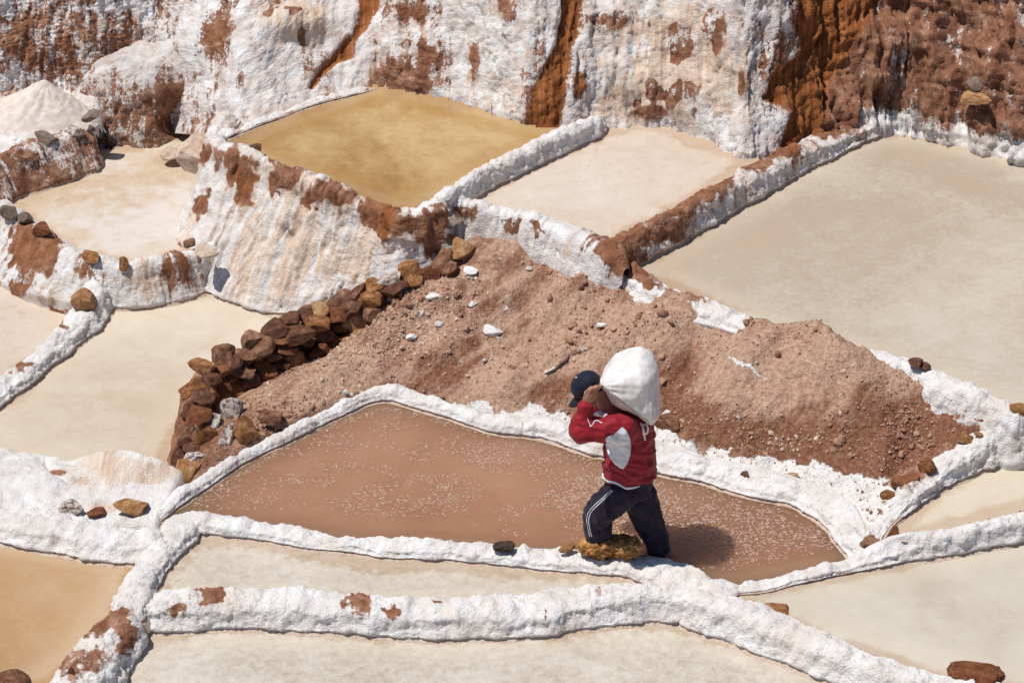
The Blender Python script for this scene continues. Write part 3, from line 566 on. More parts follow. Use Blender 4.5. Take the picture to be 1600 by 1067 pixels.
CLIFF_PATCH = [
 (470, 25, 40, 26, -.7, 0, .2), (545, 65, 20, 18, -.2, .2, 0), (400, 120, 60, 40, .1, 0, 0), (620, 110, 30, 24, -.8, 0, 0), (670, 85, 16, 16, -.9, .2, 0), (640, 130, 50, 14, -.6, 0, 0), (740, 90, 8, 26, -.9, .2, 0), (640, 15, 26, 18, -.6, .2, 0), (790, 20, 20, 14, -.5, 0, 0), (700, 130, 40, 24, -.1, 0, 0),
 (1020, 110, 70, 60, -.45, 0, 1.0), (1090, 110, 60, 60, -.4, 0, 1.0), (970, 160, 50, 20, -.6, 0, .1), (1020, 170, 40, 16, -.6, 0, 0), (950, 30, 30, 16, -.6, .1, 0), (1010, 40, 40, 14, -.5, .1, .2), (1090, 20, 40, 20, -.3, .1, .2), (1155, 125, 8, 22, -1, .2, 0), (905, 130, 12, 22, -1.0, 1, 0), (1120, 70, 16, 30, -.7, .1, 0),
 (60, 60, 70, 40, -.25, .15, 0), (180, 50, 50, 30, -.25, .15, 0), (110, 90, 60, 30, -.25, .2, 0), (230, 90, 40, 40, -.2, 0, .1), (330, 60, 20, 30, -.6, .15, 0), (300, 40, 30, 30, .3, 0, 0), (420, 60, 30, 40, .15, 0, 0), (30, 120, 50, 16, .35, 0, 0), (170, 8, 60, 6, .4, 0, 0),
 (345, 50, 16, 26, -.5, .2, 0), (1220, 90, 16, 30, -.3, .2, 0),
]
CG, CUV = cliff()
def on_cliff(u, v):
    q = np.hypot(CUV[0]-u, CUV[1]-v); near = q < 5; d = np.where(near, np.linalg.norm(CG-CAM, axis=-1), 1e9)
    return CG[np.unravel_index(np.argmin(d), d.shape)]

# ---------------------------------------------------------------- sheets of ground shaped through control points
def patch(name, ctrl, poly, spacing, shape, mat, colour, drop=0.07):
    W = np.array([at(*c) for c in ctrl]); f = tps(W[:, :2], W[:, 2])
    PW = np.array([at(*p)[:2] for p in poly])
    x0, y0 = PW.min(0); x1, y1 = PW.max(0)
    X, Y = np.meshgrid(np.arange(x0, x1, spacing), np.arange(y0, y1, spacing))
    Z = f(X, Y); G = np.stack([X, Y, Z], -1)
    G = shape(G)
    pd = polydist(X, Y, PW); ins = pd > 0; G[..., 2] -= 0.14*(1-sstep(0.0, drop, pd))
    keep = ins[:-1, :-1] & ins[1:, :-1] & ins[:-1, 1:] & ins[1:, 1:]
    u, v = pix(G)
    mask = colour(G, u, v)
    F = grid_faces(*X.shape, keep=keep)
    used = np.unique(F); remap = np.full(X.size, -1); remap[used] = np.arange(len(used))
    me = mesh_np(name, G.reshape(-1, 3)[used], remap[F], mat, mask.reshape(-1, 4)[used])
    if me.polygons[len(F)//2].normal.z < 0: me.flip_normals()
    o = obj(name, me); return o, f, G
MOUND_CTRL = [
 (300, 752, .02), (450, 680, .03), (540, 640, .04), (610, 612, .05), (345, 700, .06), (400, 645, .05), (420, 600, .03), (470, 566, .03), (540, 530, .08), (500, 600, .10), (600, 500, .22), (650, 455, .36), (700, 420, .44), (760, 402, .48), (850, 412, .48), (930, 415, .48), (990, 436, .50),
 (1040, 476, .51), (1120, 502, .53), (1200, 522, .57), (1260, 519, .63), (1320, 535, .63), (1380, 565, .55), (1440, 602, .52), (1500, 632, .47), (1535, 648, .43),
 (800, 520, .25), (700, 560, .16), (950, 500, .37), (900, 570, .25), (1000, 600, .27), (1100, 600, .33), (1200, 600, .42), (1300, 610, .46), (1400, 660, .33), (1460, 685, .33),
 (700, 620, .09), (850, 625, .13), (1050, 655, .16), (1150, 690, .15), (1250, 720, .15), (1350, 745, .15), (1400, 755, .20),
 (640, 625, .02), (740, 655, .0), (830, 670, .0), (900, 690, .0), (1030, 722, .0), (1090, 735, 0), (1160, 758, 0), (1240, 773, 0), (1290, 790, 0), (1325, 830, 0), (1000, 800, -.2), (700, 720, -.2), (450, 760, -.12), (1200, 830, -.15),
 (1000, 410, .48), (1110, 455, .48), (1300, 505, .45), (1450, 565, .35), (1560, 620, .28), (340, 640, .0), (400, 580, -.02), (560, 500, .10)]
MOUND_POLY = [(285, 765, .02), (300, 640, .2), (335, 580, .22), (400, 538, .22), (480, 505, .25), (560, 477, .3), (640, 440, .38), (700, 385, .5), (740, 370, .5), (860, 385, .5), (950, 380, .55), (1050, 450, .56), (1210, 508, .56), (1420, 566, .60), (1550, 622, .58), (1580, 655, .42), (1480, 714, .33), (1415, 765, .28), (1350, 850, .08), (1340, 840, .06), (1310, 797, .06), (1250, 766, .06), (1170, 746, .06), (1090, 724, .06), (1030, 708, .06), (930, 680, .06), (850, 661, .06), (790, 656, .06), (710, 636, .06), (650, 618, .06), (612, 606, .06), (520, 638, .06), (450, 671, .06), (385, 703, .06), (320, 742, .06)]
def mound_shape(G):
    a = R(-48); X = G[..., 0]*math.cos(a)+G[..., 1]*math.sin(a); Y = -G[..., 0]*math.sin(a)+G[..., 1]*math.cos(a)
    Q = np.stack([X*2.2, Y*0.7, G[..., 2]*0], -1)
    G = G.copy()
    P2 = np.stack([G[..., 0], G[..., 1], 0*G[..., 0]], -1)
    u, v = pix(G); mid = sstep(-0.02, 0.12, G[..., 2])
    lob = 1-np.abs(fbm(Q, 3, 21))*2.2
    G[..., 2] += mid*(0.075*lob-0.03+0.06*fbm(P2*2.6, 4, 23)+0.030*fbm(P2*9, 4, 25, .55)+0.018*np.abs(fbm(P2*28, 2, 27)))
    for line, a_, w_ in [([(990, 440), (870, 478), (770, 525), (650, 582)], .07, 20), ([(1070, 492), (970, 540), (870, 590), (800, 622)], .08, 22), ([(850, 450), (765, 515), (695, 575), (655, 608)], -.06, 17), ([(1262, 528), (1330, 580), (1372, 650), (1385, 735)], .06, 28), ([(1185, 530), (1155, 600), (1110, 650)], .06, 22), ([(1085, 520), (1062, 590), (1050, 640)], -.06, 18), ([(1240, 570), (1230, 640), (1200, 690)], -.05, 20), ([(760, 420), (690, 470), (600, 530), (520, 590)], .04, 18), ([(1440, 620), (1430, 690), (1410, 740)], -.05, 22)]:
        dd = np.full(u.shape, 1e9); L_ = np.array(line, float)
        wu = 10*vnoise(P2*5, 131); wv = 10*vnoise(P2*5, 132)
        for (p0, p1) in zip(L_[:-1], L_[1:]):
            e_ = p1-p0; t_ = np.clip(((u+wu-p0[0])*e_[0]+(v+wv-p0[1])*e_[1])/(e_@e_), 0, 1); dd = np.minimum(dd, np.hypot(u+wu-p0[0]-t_*e_[0], v+wv-p0[1]-t_*e_[1]))
        G[..., 2] += mid*a_*np.exp(-np.abs(dd/w_)**1.4)
    wo = worley(P2*21+1.5*vnoise(P2*9)[..., None], 81); G[..., 2] += mid*0.012*(0.5-wo)
    return G
def mound_colour(G, u, v):
    m = np.zeros(u.shape+(4,)); P2 = G*np.array([1, 1, 0])
    n = fbm(P2*3, 3, 91); n2 = fbm(P2*14, 3, 93)
    lo = np.interp(u, [300, 600, 640, 700, 780, 830, 870, 960, 1040, 1100, 1200, 1280, 1340, 1400], [748, 612, 620, 632, 640, 622, 640, 655, 665, 690, 705, 725, 742, 760])
    salt = sstep(-14, 16, v-lo+18*n+16*n2)
    salt *= sstep(600, 700, u)
    for (bu, bv, rx, ry, a) in [(775, 518, 10, 30, .35), (795, 480, 20, 45, .40), (720, 560, 30, 30, .40), (680, 610, 40, 20, .45), (1170, 578, 34, 10, .0), (1215, 690, 24, 16, .45), (500, 640, 40, 30, .3), (610, 515, 30, 12, .3), (1385, 790, 40, 40, .8), (560, 700, 60, 20, .3), (700, 490, 40, 10, .2)]:
        salt = salt+a*np.exp(-((u-bu)/rx)**2-((v-bv)/ry)**2)
    salt += 1.0*sstep(0, 14, polydist(u, v, [(1330, 772), (1395, 762), (1470, 706), (1545, 660), (1600, 645), (1600, 700), (1420, 800), (1360, 870), (1320, 850)])+10*n2)
    # pale streak of spilled salt across the mound
    t = np.clip((u-1138)/72, 0, 1); salt += 0.75*np.exp(-((v-(556+42*t**1.2)+7*n2+5*n)/(3.0+4.5*(1-t)))**2)*sstep(1132, 1142, u)*(1-sstep(1196, 1214, u))
    damp_dark = 0.35*np.ones(u.shape)+0.25*n
    for (bu, bv, rx, ry, a) in [(850, 610, 100, 20, .55), (1050, 570, 50, 40, .5), (1150, 680, 110, 30, .75), (1300, 712, 100, 30, .95), (1400, 660, 110, 60, .75), (1480, 650, 60, 40, .8), (700, 570, 60, 40, .4), (800, 470, 60, 30, .35), (1000, 440, 60, 20, .5), (1080, 640, 60, 30, .5), (640, 600, 70, 30, .4), (780, 410, 60, 14, .5), (330, 700, 60, 50, .5), (950, 540, 90, 30, -.5), (780, 600, 50, 30, -.4), (1250, 560, 110, 40, -.45), (1170, 620, 70, 30, -.35), (1050, 500, 80, 25, -.3), (620, 500, 60, 20, -.2), (880, 470, 60, 24, -.25)]:
        damp_dark += a*np.exp(-((u-bu)/rx)**2-((v-bv)/ry)**2)
    m[..., 0] = np.clip(salt, 0, 1.1); m[..., 1] = np.clip(damp_dark, 0, 1.2)
    return m
mound, mound_f, MG = patch('dirt_mound', MOUND_CTRL, MOUND_POLY, 0.0135, mound_shape, M_DIRT, mound_colour)
tag(mound, 'long mound of dry reddish brown dirt behind the porter', 'dirt mound')
MT = BVHTree.FromPolygons([tuple(v.co) for v in mound.data.vertices], [tuple(p.vertices) for p in mound.data.polygons])
def on_mound(u, v):
    h = MT.ray_cast(Vector(CAM), Vector(ray(u, v)).normalized())
    return np.array(h[0]) if h[0] is not None else None

def bank_shape(G):
    G = G.copy(); P2 = G*np.array([1, 1, 0])
    G[..., 2] += 0.03*fbm(P2*4, 4, 31)+0.012*(0.5-worley(P2*16, 33))+0.012*fbm(P2*14, 3, 35)
    u, v = pix(G)
    c = np.interp(u, [70, 85, 110, 135], [722, 735, 748, 752]); G[..., 2] -= 0.05*np.exp(-((v-c)/5)**2)*((u > 70) & (u < 140))
    return G
def bank_colour(G, u, v):
    m = np.zeros(u.shape+(4,)); n = fbm(G*5, 3, 37)
    s = np.full(u.shape, 0.98)-0.22*sstep(70, 160, u)*(1-sstep(790, 815, v))
    pk = np.exp(-((u-185)/70)**2-((v-728)/24)**2); s -= 0.55*pk; m[..., 2] = 0.9*pk+0.8*sstep(70, 160, u)
    for (bu, bv, rx, ry, a) in [(90, 738, 14, 5, -1.), (128, 752, 10, 5, -.8), (160, 795, 40, 8, -.5), (260, 735, 20, 10, -.6), (230, 750, 30, 6, -.4)]:
        s += a*np.exp(-((u-bu)/rx)**2-((v-bv)/ry)**2)
    m[..., 0] = np.clip(s, 0, 1.1); return m
bank, _, _ = patch('salt_bank', [(-300, 715, -.05), (-100, 705, -.04), (0, 702, .0), (60, 704, -.02), (110, 722, -.02), (150, 708, .10), (190, 704, .17), (230, 718, .13), (285, 735, .06), (-100, 750, .12), (0, 740, .10), (60, 745, .12), (100, 765, .06), (160, 755, .07), (220, 760, .05), (255, 775, .03), (0, 790, .08), (60, 800, .06), (140, 812, .05), (220, 815, .06), (265, 800, .05), (0, 690, -.1), (130, 700, -.08), (-300, 790, .05)],
    [(-350, 700, 0), (0, 692, 0), (70, 697, 0), (120, 712, 0), (150, 700, .08), (190, 694, .15), (240, 708, .12), (300, 730, .06), (262, 800, .04), (255, 832, .04), (140, 830, .04), (0, 805, .04), (-350, 795, .04)], 0.014, bank_shape, M_DIKE, bank_colour)
tag(bank, 'lumpy white and pinkish salt bank between the left ponds', 'salt bank')

# ledge with the raked salt pile at upper left
def ledge_shape(G):
    G = G.copy(); P2 = G*np.array([1, 1, 0]); G[..., 2] += 0.03*fbm(P2*5, 4, 51)+0.02*fbm(P2*16, 3, 52); return G
def ledge_colour(G, u, v):
    m = np.zeros(u.shape+(4,)); m[..., 0] = 0.80-0.4*np.exp(-((u-20)/60)**2-((v-145)/14)**2); return m
ledge, _, _ = patch('rocky_ledge', [(-400, 280, .42), (0, 200, .46), (100, 200, .48), (150, 190, .48), (0, 255, .42), (60, 236, .44), (130, 215, .42), (0, 150, .5), (120, 140, .5), (-400, 200, .46)],
    [(-500, 300, .4), (0, 258, .42), (60, 236, .42), (135, 214, .42), (165, 190, .45), (165, 135, .5), (60, 120, .55), (-500, 150, .5)], 0.025, ledge_shape, M_CLIFF, ledge_colour)
tag(ledge, kind='structure')
dike('rubble_bank', 'brown rubble bank under the salt pile at upper left',
     [(-400, 290, .46, .12, .4, ZL, .2, .5), (-60, 262, .47, .12, .4, ZL, .2, .5), (0, 248, .47, .12, .4, ZL, .2, .5), (60, 224, .48, .13, .42, ZL, .2, .5), (110, 208, .47, .12, .42, ZL, .2, .5), (150, 198, .46, .10, .42, ZL, .2, .5)], cat='rubble bank', style='wall', seed=20, salt=.40, ds=.02, amp=1.0, mat=M_CLIFF)
def salt_pile():
    c = at(66, 186, .46); n = 90; rings = 46; Rr = 0.44; hgt = 0.37
    th = np.linspace(0, 2*np.pi, n, endpoint=False); rr = np.linspace(0, 1, rings)
    Rg, T = np.meshgrid(rr, th, indexing='ij')
    rad = Rr*(1+0.12*np.cos(T*2+.6)+0.25*np.maximum(0, -np.cos(T)))
    X = c[0]+Rg*rad*np.cos(T)+0.05*(1-Rg); Y = c[1]+0.05+Rg*rad*np.sin(T)*0.85
    Z = c[2]-0.03+hgt*np.clip(1-Rg, 0, 1)**1.05
    G = np.stack([X, Y, Z], -1)
    G[..., 2] += 0.02*fbm(G*6, 3, 63)+0.008*vnoise(G*30, 64)+0.02*np.abs(np.sin(T*7+3*Rg))*Rg*(1-Rg)*2
    i = np.arange(rings*n).reshape(rings, n); j = np.roll(i, -1, 1)
    F = np.stack([i[:-1], i[1:], j[1:], j[:-1]], -1).reshape(-1, 4)
    m, nn, l, b = new_mat('raked_salt'); t = NT(m); P = t.pos()
    l.new(t.ramp(t.noise(P, 12, 6, 0.7), [(0.3, (0.60, 0.49, 0.41)), (0.6, (0.78, 0.70, 0.63))]), b.inputs['Base Color'])
    b.inputs['Roughness'].default_value = 0.9
    l.new(t.bump(t.math('ADD', t.noise(P, 60, 4, 0.7), t.noise(P, 160, 2, 0.6)), 0.005, 0.8), b.inputs['Normal'])
    me = mesh_np('salt_pile', G.reshape(-1, 3), F, m)
    if sum(p.normal.z for p in me.polygons) < 0: me.flip_normals()
    tag(obj('salt_pile', me), 'cone of raked cream coloured salt on the ledge at upper left', 'salt pile')
salt_pile()
def outcrop():
    c = at(238, 222, ZL); nr, nc = 120, 220
    ph = np.linspace(-0.12, 1, nr)*np.pi/2; th = np.linspace(0, 2*np.pi, nc, endpoint=False)
    Ph, Th = np.meshgrid(ph, th, indexing='ij')
    ce = np.sign(np.cos(Ph))*np.abs(np.cos(Ph))**0.62; se = np.sign(np.sin(Ph))*np.abs(np.sin(Ph))**0.85
    hx = 0.62; hy = 0.42; hz = 0.68*(1+0.18*np.cos(Th)*0.6)
    X = hx*ce*np.cos(Th); Y = hy*ce*np.sin(Th)+0.32; Z = hz*se
    # right end leans out over a hollow
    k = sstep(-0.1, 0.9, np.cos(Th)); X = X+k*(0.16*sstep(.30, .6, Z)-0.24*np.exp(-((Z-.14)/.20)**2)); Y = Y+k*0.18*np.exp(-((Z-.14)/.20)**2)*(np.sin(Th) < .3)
    X = X-0.10*(1-Z/0.7)*sstep(0, 1, -np.cos(Th))
    Y = Y+0.25*Z
    G = np.stack([X+c[0], Y+c[1], Z+c[2]-0.02], -1)
    ctr = np.array([c[0], c[1]+0.3, c[2]+0.1]); nor = G-ctr; nor /= np.linalg.norm(nor, axis=-1, keepdims=True)
    Gs = G*np.array([1, 1, 0.2]); front = sstep(-0.2, 0.6, -np.sin(Th))*(1-sstep(.4, .62, Z))
    D = 0.09*fbm(G*3, 4, 13)+0.035*fbm(G*11, 4, 15, .6)-front*0.05*np.exp(-(np.abs(fbm(Gs*8, 2, 19))/.14)**2)
    G = G+nor*D[..., None]
    u, v = pix(G); m = np.zeros(u.shape+(4,))
    m[..., 2] = 0.25; m[..., 0] = 0.56+0.30*sstep(.45, .62, Z)-0.7*k*(1-sstep(.4, .6, Z))-0.1*front; m[..., 2] *= (1-k); m[..., 3] = 0.35+.6*k*(1-sstep(.4, .6, Z))  # shade painted into the right hollow: salt and cream cut, darker tint added
    i = np.arange(nr*nc).reshape(nr, nc); j = np.roll(i, -1, 1)
    F = np.stack([i[:-1], j[:-1], j[1:], i[1:]], -1).reshape(-1, 4)
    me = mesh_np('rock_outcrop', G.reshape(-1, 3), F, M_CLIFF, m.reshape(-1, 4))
    if sum(p.normal.z for p in me.polygons) < 0: me.flip_normals()
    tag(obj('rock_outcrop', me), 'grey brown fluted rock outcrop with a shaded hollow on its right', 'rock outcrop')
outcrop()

# ---------------------------------------------------------------- stones
def stone_mesh(name, seed, sub=3, cuts=10, rough=0.06, porous=0.0):
    bm = bmesh.new(); bmesh.ops.create_icosphere(bm, subdivisions=sub, radius=1.0)
    V = np.array([v.co for v in bm.verts]); rng = np.random.RandomState(seed)
    for _ in range(cuts):
        d = rng.normal(size=3); d /= np.linalg.norm(d); h = rng.uniform(0.36, 0.72)
        t = V@d-h; V = V-np.maximum(t, 0)[:, None]*d*0.99
    V = V*(1+rough*fbm(V*1.7+seed*5.1, 3, seed))[:, None]
    V = V+0.018*np.stack([vnoise(V*5+seed, 1), vnoise(V*5+seed, 2), vnoise(V*5+seed, 3)], -1)
    if porous: V = V*(1+porous*(fbm(V*7+seed, 3, 5)-0.4*np.exp(-(worley(V*5+seed, 3)/.25)**2)))[:, None]
    V = (V-(V.max(0)+V.min(0))/2)/((V.max(0)-V.min(0))/2)
    F = np.array([[v.index for v in f.verts] for f in bm.faces]); bm.free()
    return V, F
_sm = {}
def stone(name, label, u, v, z, wpx, hpx, mat, cat='rock', seed=None, parent=None, depth=0.75, rot=None, group=None, sub=3, porous=0.0, tilt=0.0, y=None, cuts=10, tall=1.0):
    """centre seen at (u, v) standing at height z; wpx, hpx its size in picture pixels"""
    P = at(u, v, z) if y is None else aty(u, v, y)
    s = ppm(P); seed = random.randrange(12) if seed is None else seed
    key = (seed, mat.name, sub, porous, cuts)
    if key not in _sm:
        V, F = stone_mesh(name, seed, sub, cuts, porous=porous); _sm[key] = mesh_np(name, V, F, mat, smooth=True); _sm[key].set_sharp_from_angle(angle=R(17))
    o = bpy.data.objects.new(name, _sm[key]); C.objects.link(o)
    hx = wpx/s/2; hz = max(0.3*hx, (hpx/s/2-hx*depth*0.45*0.5)/0.88) if hpx < wpx*1.2 else hpx/s/2/0.9
    hz = max(hz, 0.25*hx)*tall
    o.scale = (hx, hx*depth, hz); o.location = P
    o.rotation_euler = (random.uniform(-.15, .15), tilt+random.uniform(-.08, .08), random.uniform(-.5, .5) if rot is None else rot)
    if not parent and y is None: o.location.z -= 0.42*hz; o.scale = [c_*.93 for c_ in o.scale]
    if parent: o.parent = parent; o.matrix_parent_inverse = parent.matrix_world.inverted()
    else: tag(o, label, cat, group)
    return o

# dry stone wall
swp = at(300, 735, -.05)
sw = empty('stone_wall', tuple(swp), 'dry stone retaining wall of orange and brown stones left of the dirt mound', 'stone wall')
bpy.context.view_layer.update()
WP = [(284, 738, .02), (288, 700, .10), (298, 650, .18), (308, 602, .25), (348, 560, .26), (429, 524, .28), (498, 490, .32), (556, 468, .36), (609, 443, .42), (660, 422, .47), (715, 392, .55)]
core = dike('wall_core', None, [(u-6, v+4, z-.09, .10, ZJ if u < 600 else .1, -.12 if u < 560 else .1, .1, .15) for u, v, z in WP], cat=None, style='popcorn', seed=22, salt=.05, mat=M_WALL, crest=.02, amp=.9)
core.parent = sw; core.matrix_parent_inverse = sw.matrix_world.inverted()
if 'kind' in core: del core['kind']
WALL = [ # u, v, z, w, h, material
 (311, 611, .20, 66, 40, M_ORANGE), (316, 577, .28, 46, 40, M_ORANGE), (348, 553, .28, 46, 34, M_BROWN), (415, 548, .20, 24, 28, M_ORANGE), (382, 562, .20, 24, 24, M_BROWN), (395, 532, .28, 40, 30, M_BROWN), (429, 519, .29, 58, 34, M_BROWN), (455, 502, .31, 36, 26, M_BROWN), (475, 491, .33, 32, 26, M_BROWN), (498, 483, .34, 46, 30, M_ORANGE), (535, 475, .35, 56, 40, M_BROWN), (556, 462, .38, 42, 32, M_BROWN), (582, 451, .40, 44, 32, M_ORANGE), (609, 438, .43, 44, 28, M_SALTY), (639, 421, .47, 52, 30, M_ORANGE), (687, 409, .50, 54, 36, M_BROWN), (715, 386, .56, 54, 40, M_ORANGE), (646, 438, .40, 22, 18, M_ORANGE), (662, 427, .43, 22, 16, M_BROWN), (676, 445, .37, 16, 16, M_BROWN),
 (303, 640, .15, 50, 44, M_BROWN), (322, 657, .12, 58, 38, M_SALTY), (322, 693, .06, 42, 48, M_ORANGE), (355, 690, .06, 44, 50, M_SALTY), (385, 676, .10, 44, 54, M_ORANGE), (425, 657, .13, 44, 40, M_BROWN), (361, 638, .14, 44, 36, M_SALTY), (290, 690, .08, 36, 52, M_BROWN), (284, 722, .02, 36, 40, M_BROWN), (305, 722, .02, 40, 36, M_SALTY), (340, 722, .02, 30, 26, M_BROWN),
]
for i, (u, v, z, w, h, m) in enumerate(WALL):
    stone('stone', None, u, v, z-.012, w*1.0, h*1.05, m, parent=sw, seed=i % 12, tilt=-0.25 if u > 340 else 0, rot=random.uniform(.3, .9))
WXY = np.array([at(*p) for p in WP]); WL = np.r_[0, np.cumsum(np.linalg.norm(np.diff(WXY[:, :2], axis=0), axis=1))]
WT = np.gradient(WXY[:, :2], axis=0); WT /= np.linalg.norm(WT, axis=1, keepdims=True)
pool = [M_BROWN, M_BROWN, M_ORANGE, M_RED, M_BROWN, M_ORANGE]
for course in range(5):
    sdist = 0.05+0.06*(course % 2)
    while sdist < WL[-1]-.03:
        size = random.uniform(.065, .125)
        P = np.array([np.interp(sdist, WL, WXY[:, k]) for k in range(3)]); T = np.array([np.interp(sdist, WL, WT[:, k]) for k in range(2)])
        rgt = np.array([T[1], -T[0]])
        low = .10 if sdist > .75 else .07
        P[:2] += rgt*(.045+.022*course+random.uniform(-.015, .02)); P[2] -= .035+low*course+random.uniform(-.012, .012)
        sdist += size*1.62
        if P[2] < -.16 or (course >= 3 and sdist > WL[-1]*.75): continue
        sd = random.randrange(12); m = random.choice(pool); key = (sd, m.name, 3, 0.0, 10)
        if key not in _sm:
            V, F = stone_mesh('stone', sd, 3, 10); _sm[key] = mesh_np('stone', V, F, m); _sm[key].set_sharp_from_angle(angle=R(17))
        o = bpy.data.objects.new('stone', _sm[key]); C.objects.link(o)
        o.scale = (size, size*.8, size*random.uniform(.45, .62)); o.location = P; o.rotation_euler = (random.uniform(-.15, .15), random.uniform(-.15, .15), math.atan2(T[1], T[0])+random.uniform(-.3, .3))
        o.parent = sw; o.matrix_parent_inverse = sw.matrix_world.inverted()

# single rocks
ROCKS = [
 ('orange_rock', 'flat orange brown rock lying on the salt bank left of the brown pond', 205, 789, .10, 62, 40, M_ORANGE, {}),
 ('ochre_clod', 'small ochre clod just left of the large clod on the salt dike', 886, 853, .12, 30, 16, M_CLOD, dict(porous=.13, depth=.6)),
 ('moss_clump', 'dark blackish clump on the salt dike in front of the brown pond', 788, 852, .115, 40, 18, M_MOSS, dict(porous=.16, depth=.6, sub=4)),
 ('orange_rock', 'orange rock on the salt dike between the two left ponds', 130, 462, .17, 44, 40, M_ORANGE, {}),
 ('brown_rock', 'small round dark rock at the right end of the upper left wall', 296, 376, 0.33, 22, 22, M_BROWN, {}),
 ('cream_boulder', 'cream boulder against the foot of the tall streaked wall', 322, 388, 0.35, 42, 28, M_CREAM, {}),
 ('cream_boulder', 'big cream boulder at the left end of the ochre pond wall', 310, 228, .66, 72, 72, M_CREAM, dict(depth=.8, porous=.05, sub=4)),
 ('cream_boulder', 'small tan rock below the shaded hollow at upper left', 268, 236, .30, 40, 26, M_CREAM, {}),
 ('brown_clod', 'dark brown clod on the rim of the ochre pond wall', 397, 231, .91, 28, 22, M_BROWN, dict(porous=.1)),
 ('orange_rock', 'orange rock lying on the wall of the upper left pan, left of its middle', 143, 398, 0.31, 36, 20, M_ORANGE, {}),
 ('orange_rock', 'small rusty rock standing on the wall of the upper left pan', 193, 407, 0.31, 20, 24, M_ORANGE, {}),
 ('grey_rock', 'grey rounded rock on the wall at the left edge', 14, 328, 0.33, 34, 24, M_GREY, {}),
 ('grey_rock', 'olive grey rock second from the left edge on the wall', 38, 337, 0.32, 28, 18, M_GREY, {}),
 ('red_rock', 'reddish clod third along the wall at the left edge', 66, 355, 0.32, 34, 24, M_RED, dict(porous=.08)),
 ('grey_rock', 'dark flat slab leaning against the fluted outcrop', 142, 178, .60, 34, 20, M_GREY, dict(tilt=-.5)),
 ('grey_rock', 'big grey brown rock under the salt pile', 72, 214, .52, 40, 34, M_GREY, {}),
 ('brown_rock', 'rounded brown rock right of the salt pile', 110, 202, .52, 44, 24, M_SALTY, {}),
 ('brown_rock', 'low brown rock in the rubble bank at the left edge', 40, 240, .46, 40, 22, M_BROWN, {}),
 ('brown_rock', 'brown rock on the near edge of the big upper pond', 1430, 563, .66, 26, 18, M_BROWN, {}),
 ('dark_rock', 'dark flat stone behind the brown rock on the big pond edge', 1447, 570, .63, 22, 14, M_BROWN, dict(tilt=.5)),
 ('tan_rock', 'smooth tan orange rock at the right edge by the big pond', 1590, 634, .60, 32, 26, M_CLOD, dict(cuts=3)),
 ('orange_rock', 'orange stone in the top of the wall nearest the big pond corner', 1532, 652, .46, 34, 12, M_ORANGE, {}),
 ('orange_rock', 'small orange stone in the wall top beside the mound', 1528, 677, .42, 18, 14, M_ORANGE, {}),
 ('orange_rock', 'flat orange stone in the wall top beside the mound', 1510, 683, .40, 30, 14, M_ORANGE, {}),
 ('orange_rock', 'rough orange block at the upper end of the rusty patch on the wall', 1450, 724, .36, 34, 26, M_ORANGE, dict(porous=.06)),
 ('orange_rock', 'broad rusty block on the wall above the pond corner', 1415, 745, .30, 50, 36, M_RED, dict(porous=.08)),
 ('orange_rock', 'thin flat orange stone on the white salt beside the right pond', 1389, 771, .25, 32, 14, M_ORANGE, {}),
 ('dark_rock', 'dark brown stone in the shaded hollow by the brown pond corner', 1362, 840, .12, 50, 26, M_BROWN, {}),
 ('dark_rock', 'rusty rock at the corner of the right pond', 1398, 830, .16, 22, 34, M_RED, {}),
 ('red_rock', 'reddish brown rock half buried in salt at the bottom right corner', 1524, 1052, .07, 96, 38, M_RED, dict(porous=.06, sub=4, depth=.6)),
 ('brown_rock', 'long flat brown rock behind the curving dike at lower right', 1212, 951, .05, 62, 18, M_ORANGE, dict(tilt=.2, depth=.6)),
 ('brown_rock', 'cracked brown rock on the mound at the right of the white sack', 1046, 658, .17, 52, 34, M_BROWN, {}),
 ('dark_rock', 'dark rock at the bottom left corner', 18, 1058, .0, 60, 28, M_BROWN, {}),
 ('brown_rock', 'upright purplish rock in the salt at the bottom left', 112, 1050, .10, 20, 34, M_BROWN, {}),
 ('red_rock', 'red rock at the lower edge of the picture beside the foreground pond', 202, 1064, -.2, 40, 24, M_RED, {}),
 ('grey_rock', 'weathered grey rock half buried in the salt bank', 112, 790, .10, 44, 28, M_SALTY, {}),
 ('brown_rock', 'flat brown rock between the grey rock and the orange rock', 150, 798, .08, 34, 12, M_RED, {}),
 ('brown_rock', 'small brown stone on the white crust at the brown pond edge', 1165, 740, .10, 18, 12, M_BROWN, {}),
 ('cream_stone', 'flat cream stone on the white crust, left of a similar flat one', 1237, 744, .11, 26, 14, M_CREAM, {}),
 ('cream_stone', 'flat whitish stone on the white crust, right of a similar one', 1254, 753, .10, 24, 12, M_WHITE, {}),
 ('cream_stone', 'round white stone where the dirt mound meets the crust at right', 1340, 749, .17, 18, 14, M_WHITE, {}),
 ('grey_rock', 'grey green stone set in the brown cliff at the upper right', 1527, 128, float(on_cliff(1527, 128)[2]), 36, 22, M_GREY, dict(tilt=.5)),
 ('orange_rock', 'orange slab under the grey stone in the brown cliff', 1526, 150, float(on_cliff(1526, 150)[2]), 52, 20, M_ORANGE, {}),
]
GROUPS = {}
for (nm, lab, u, v, z, w, h, m, kw) in ROCKS:
    stone(nm, lab, u, v, z, w, h, m, **kw)

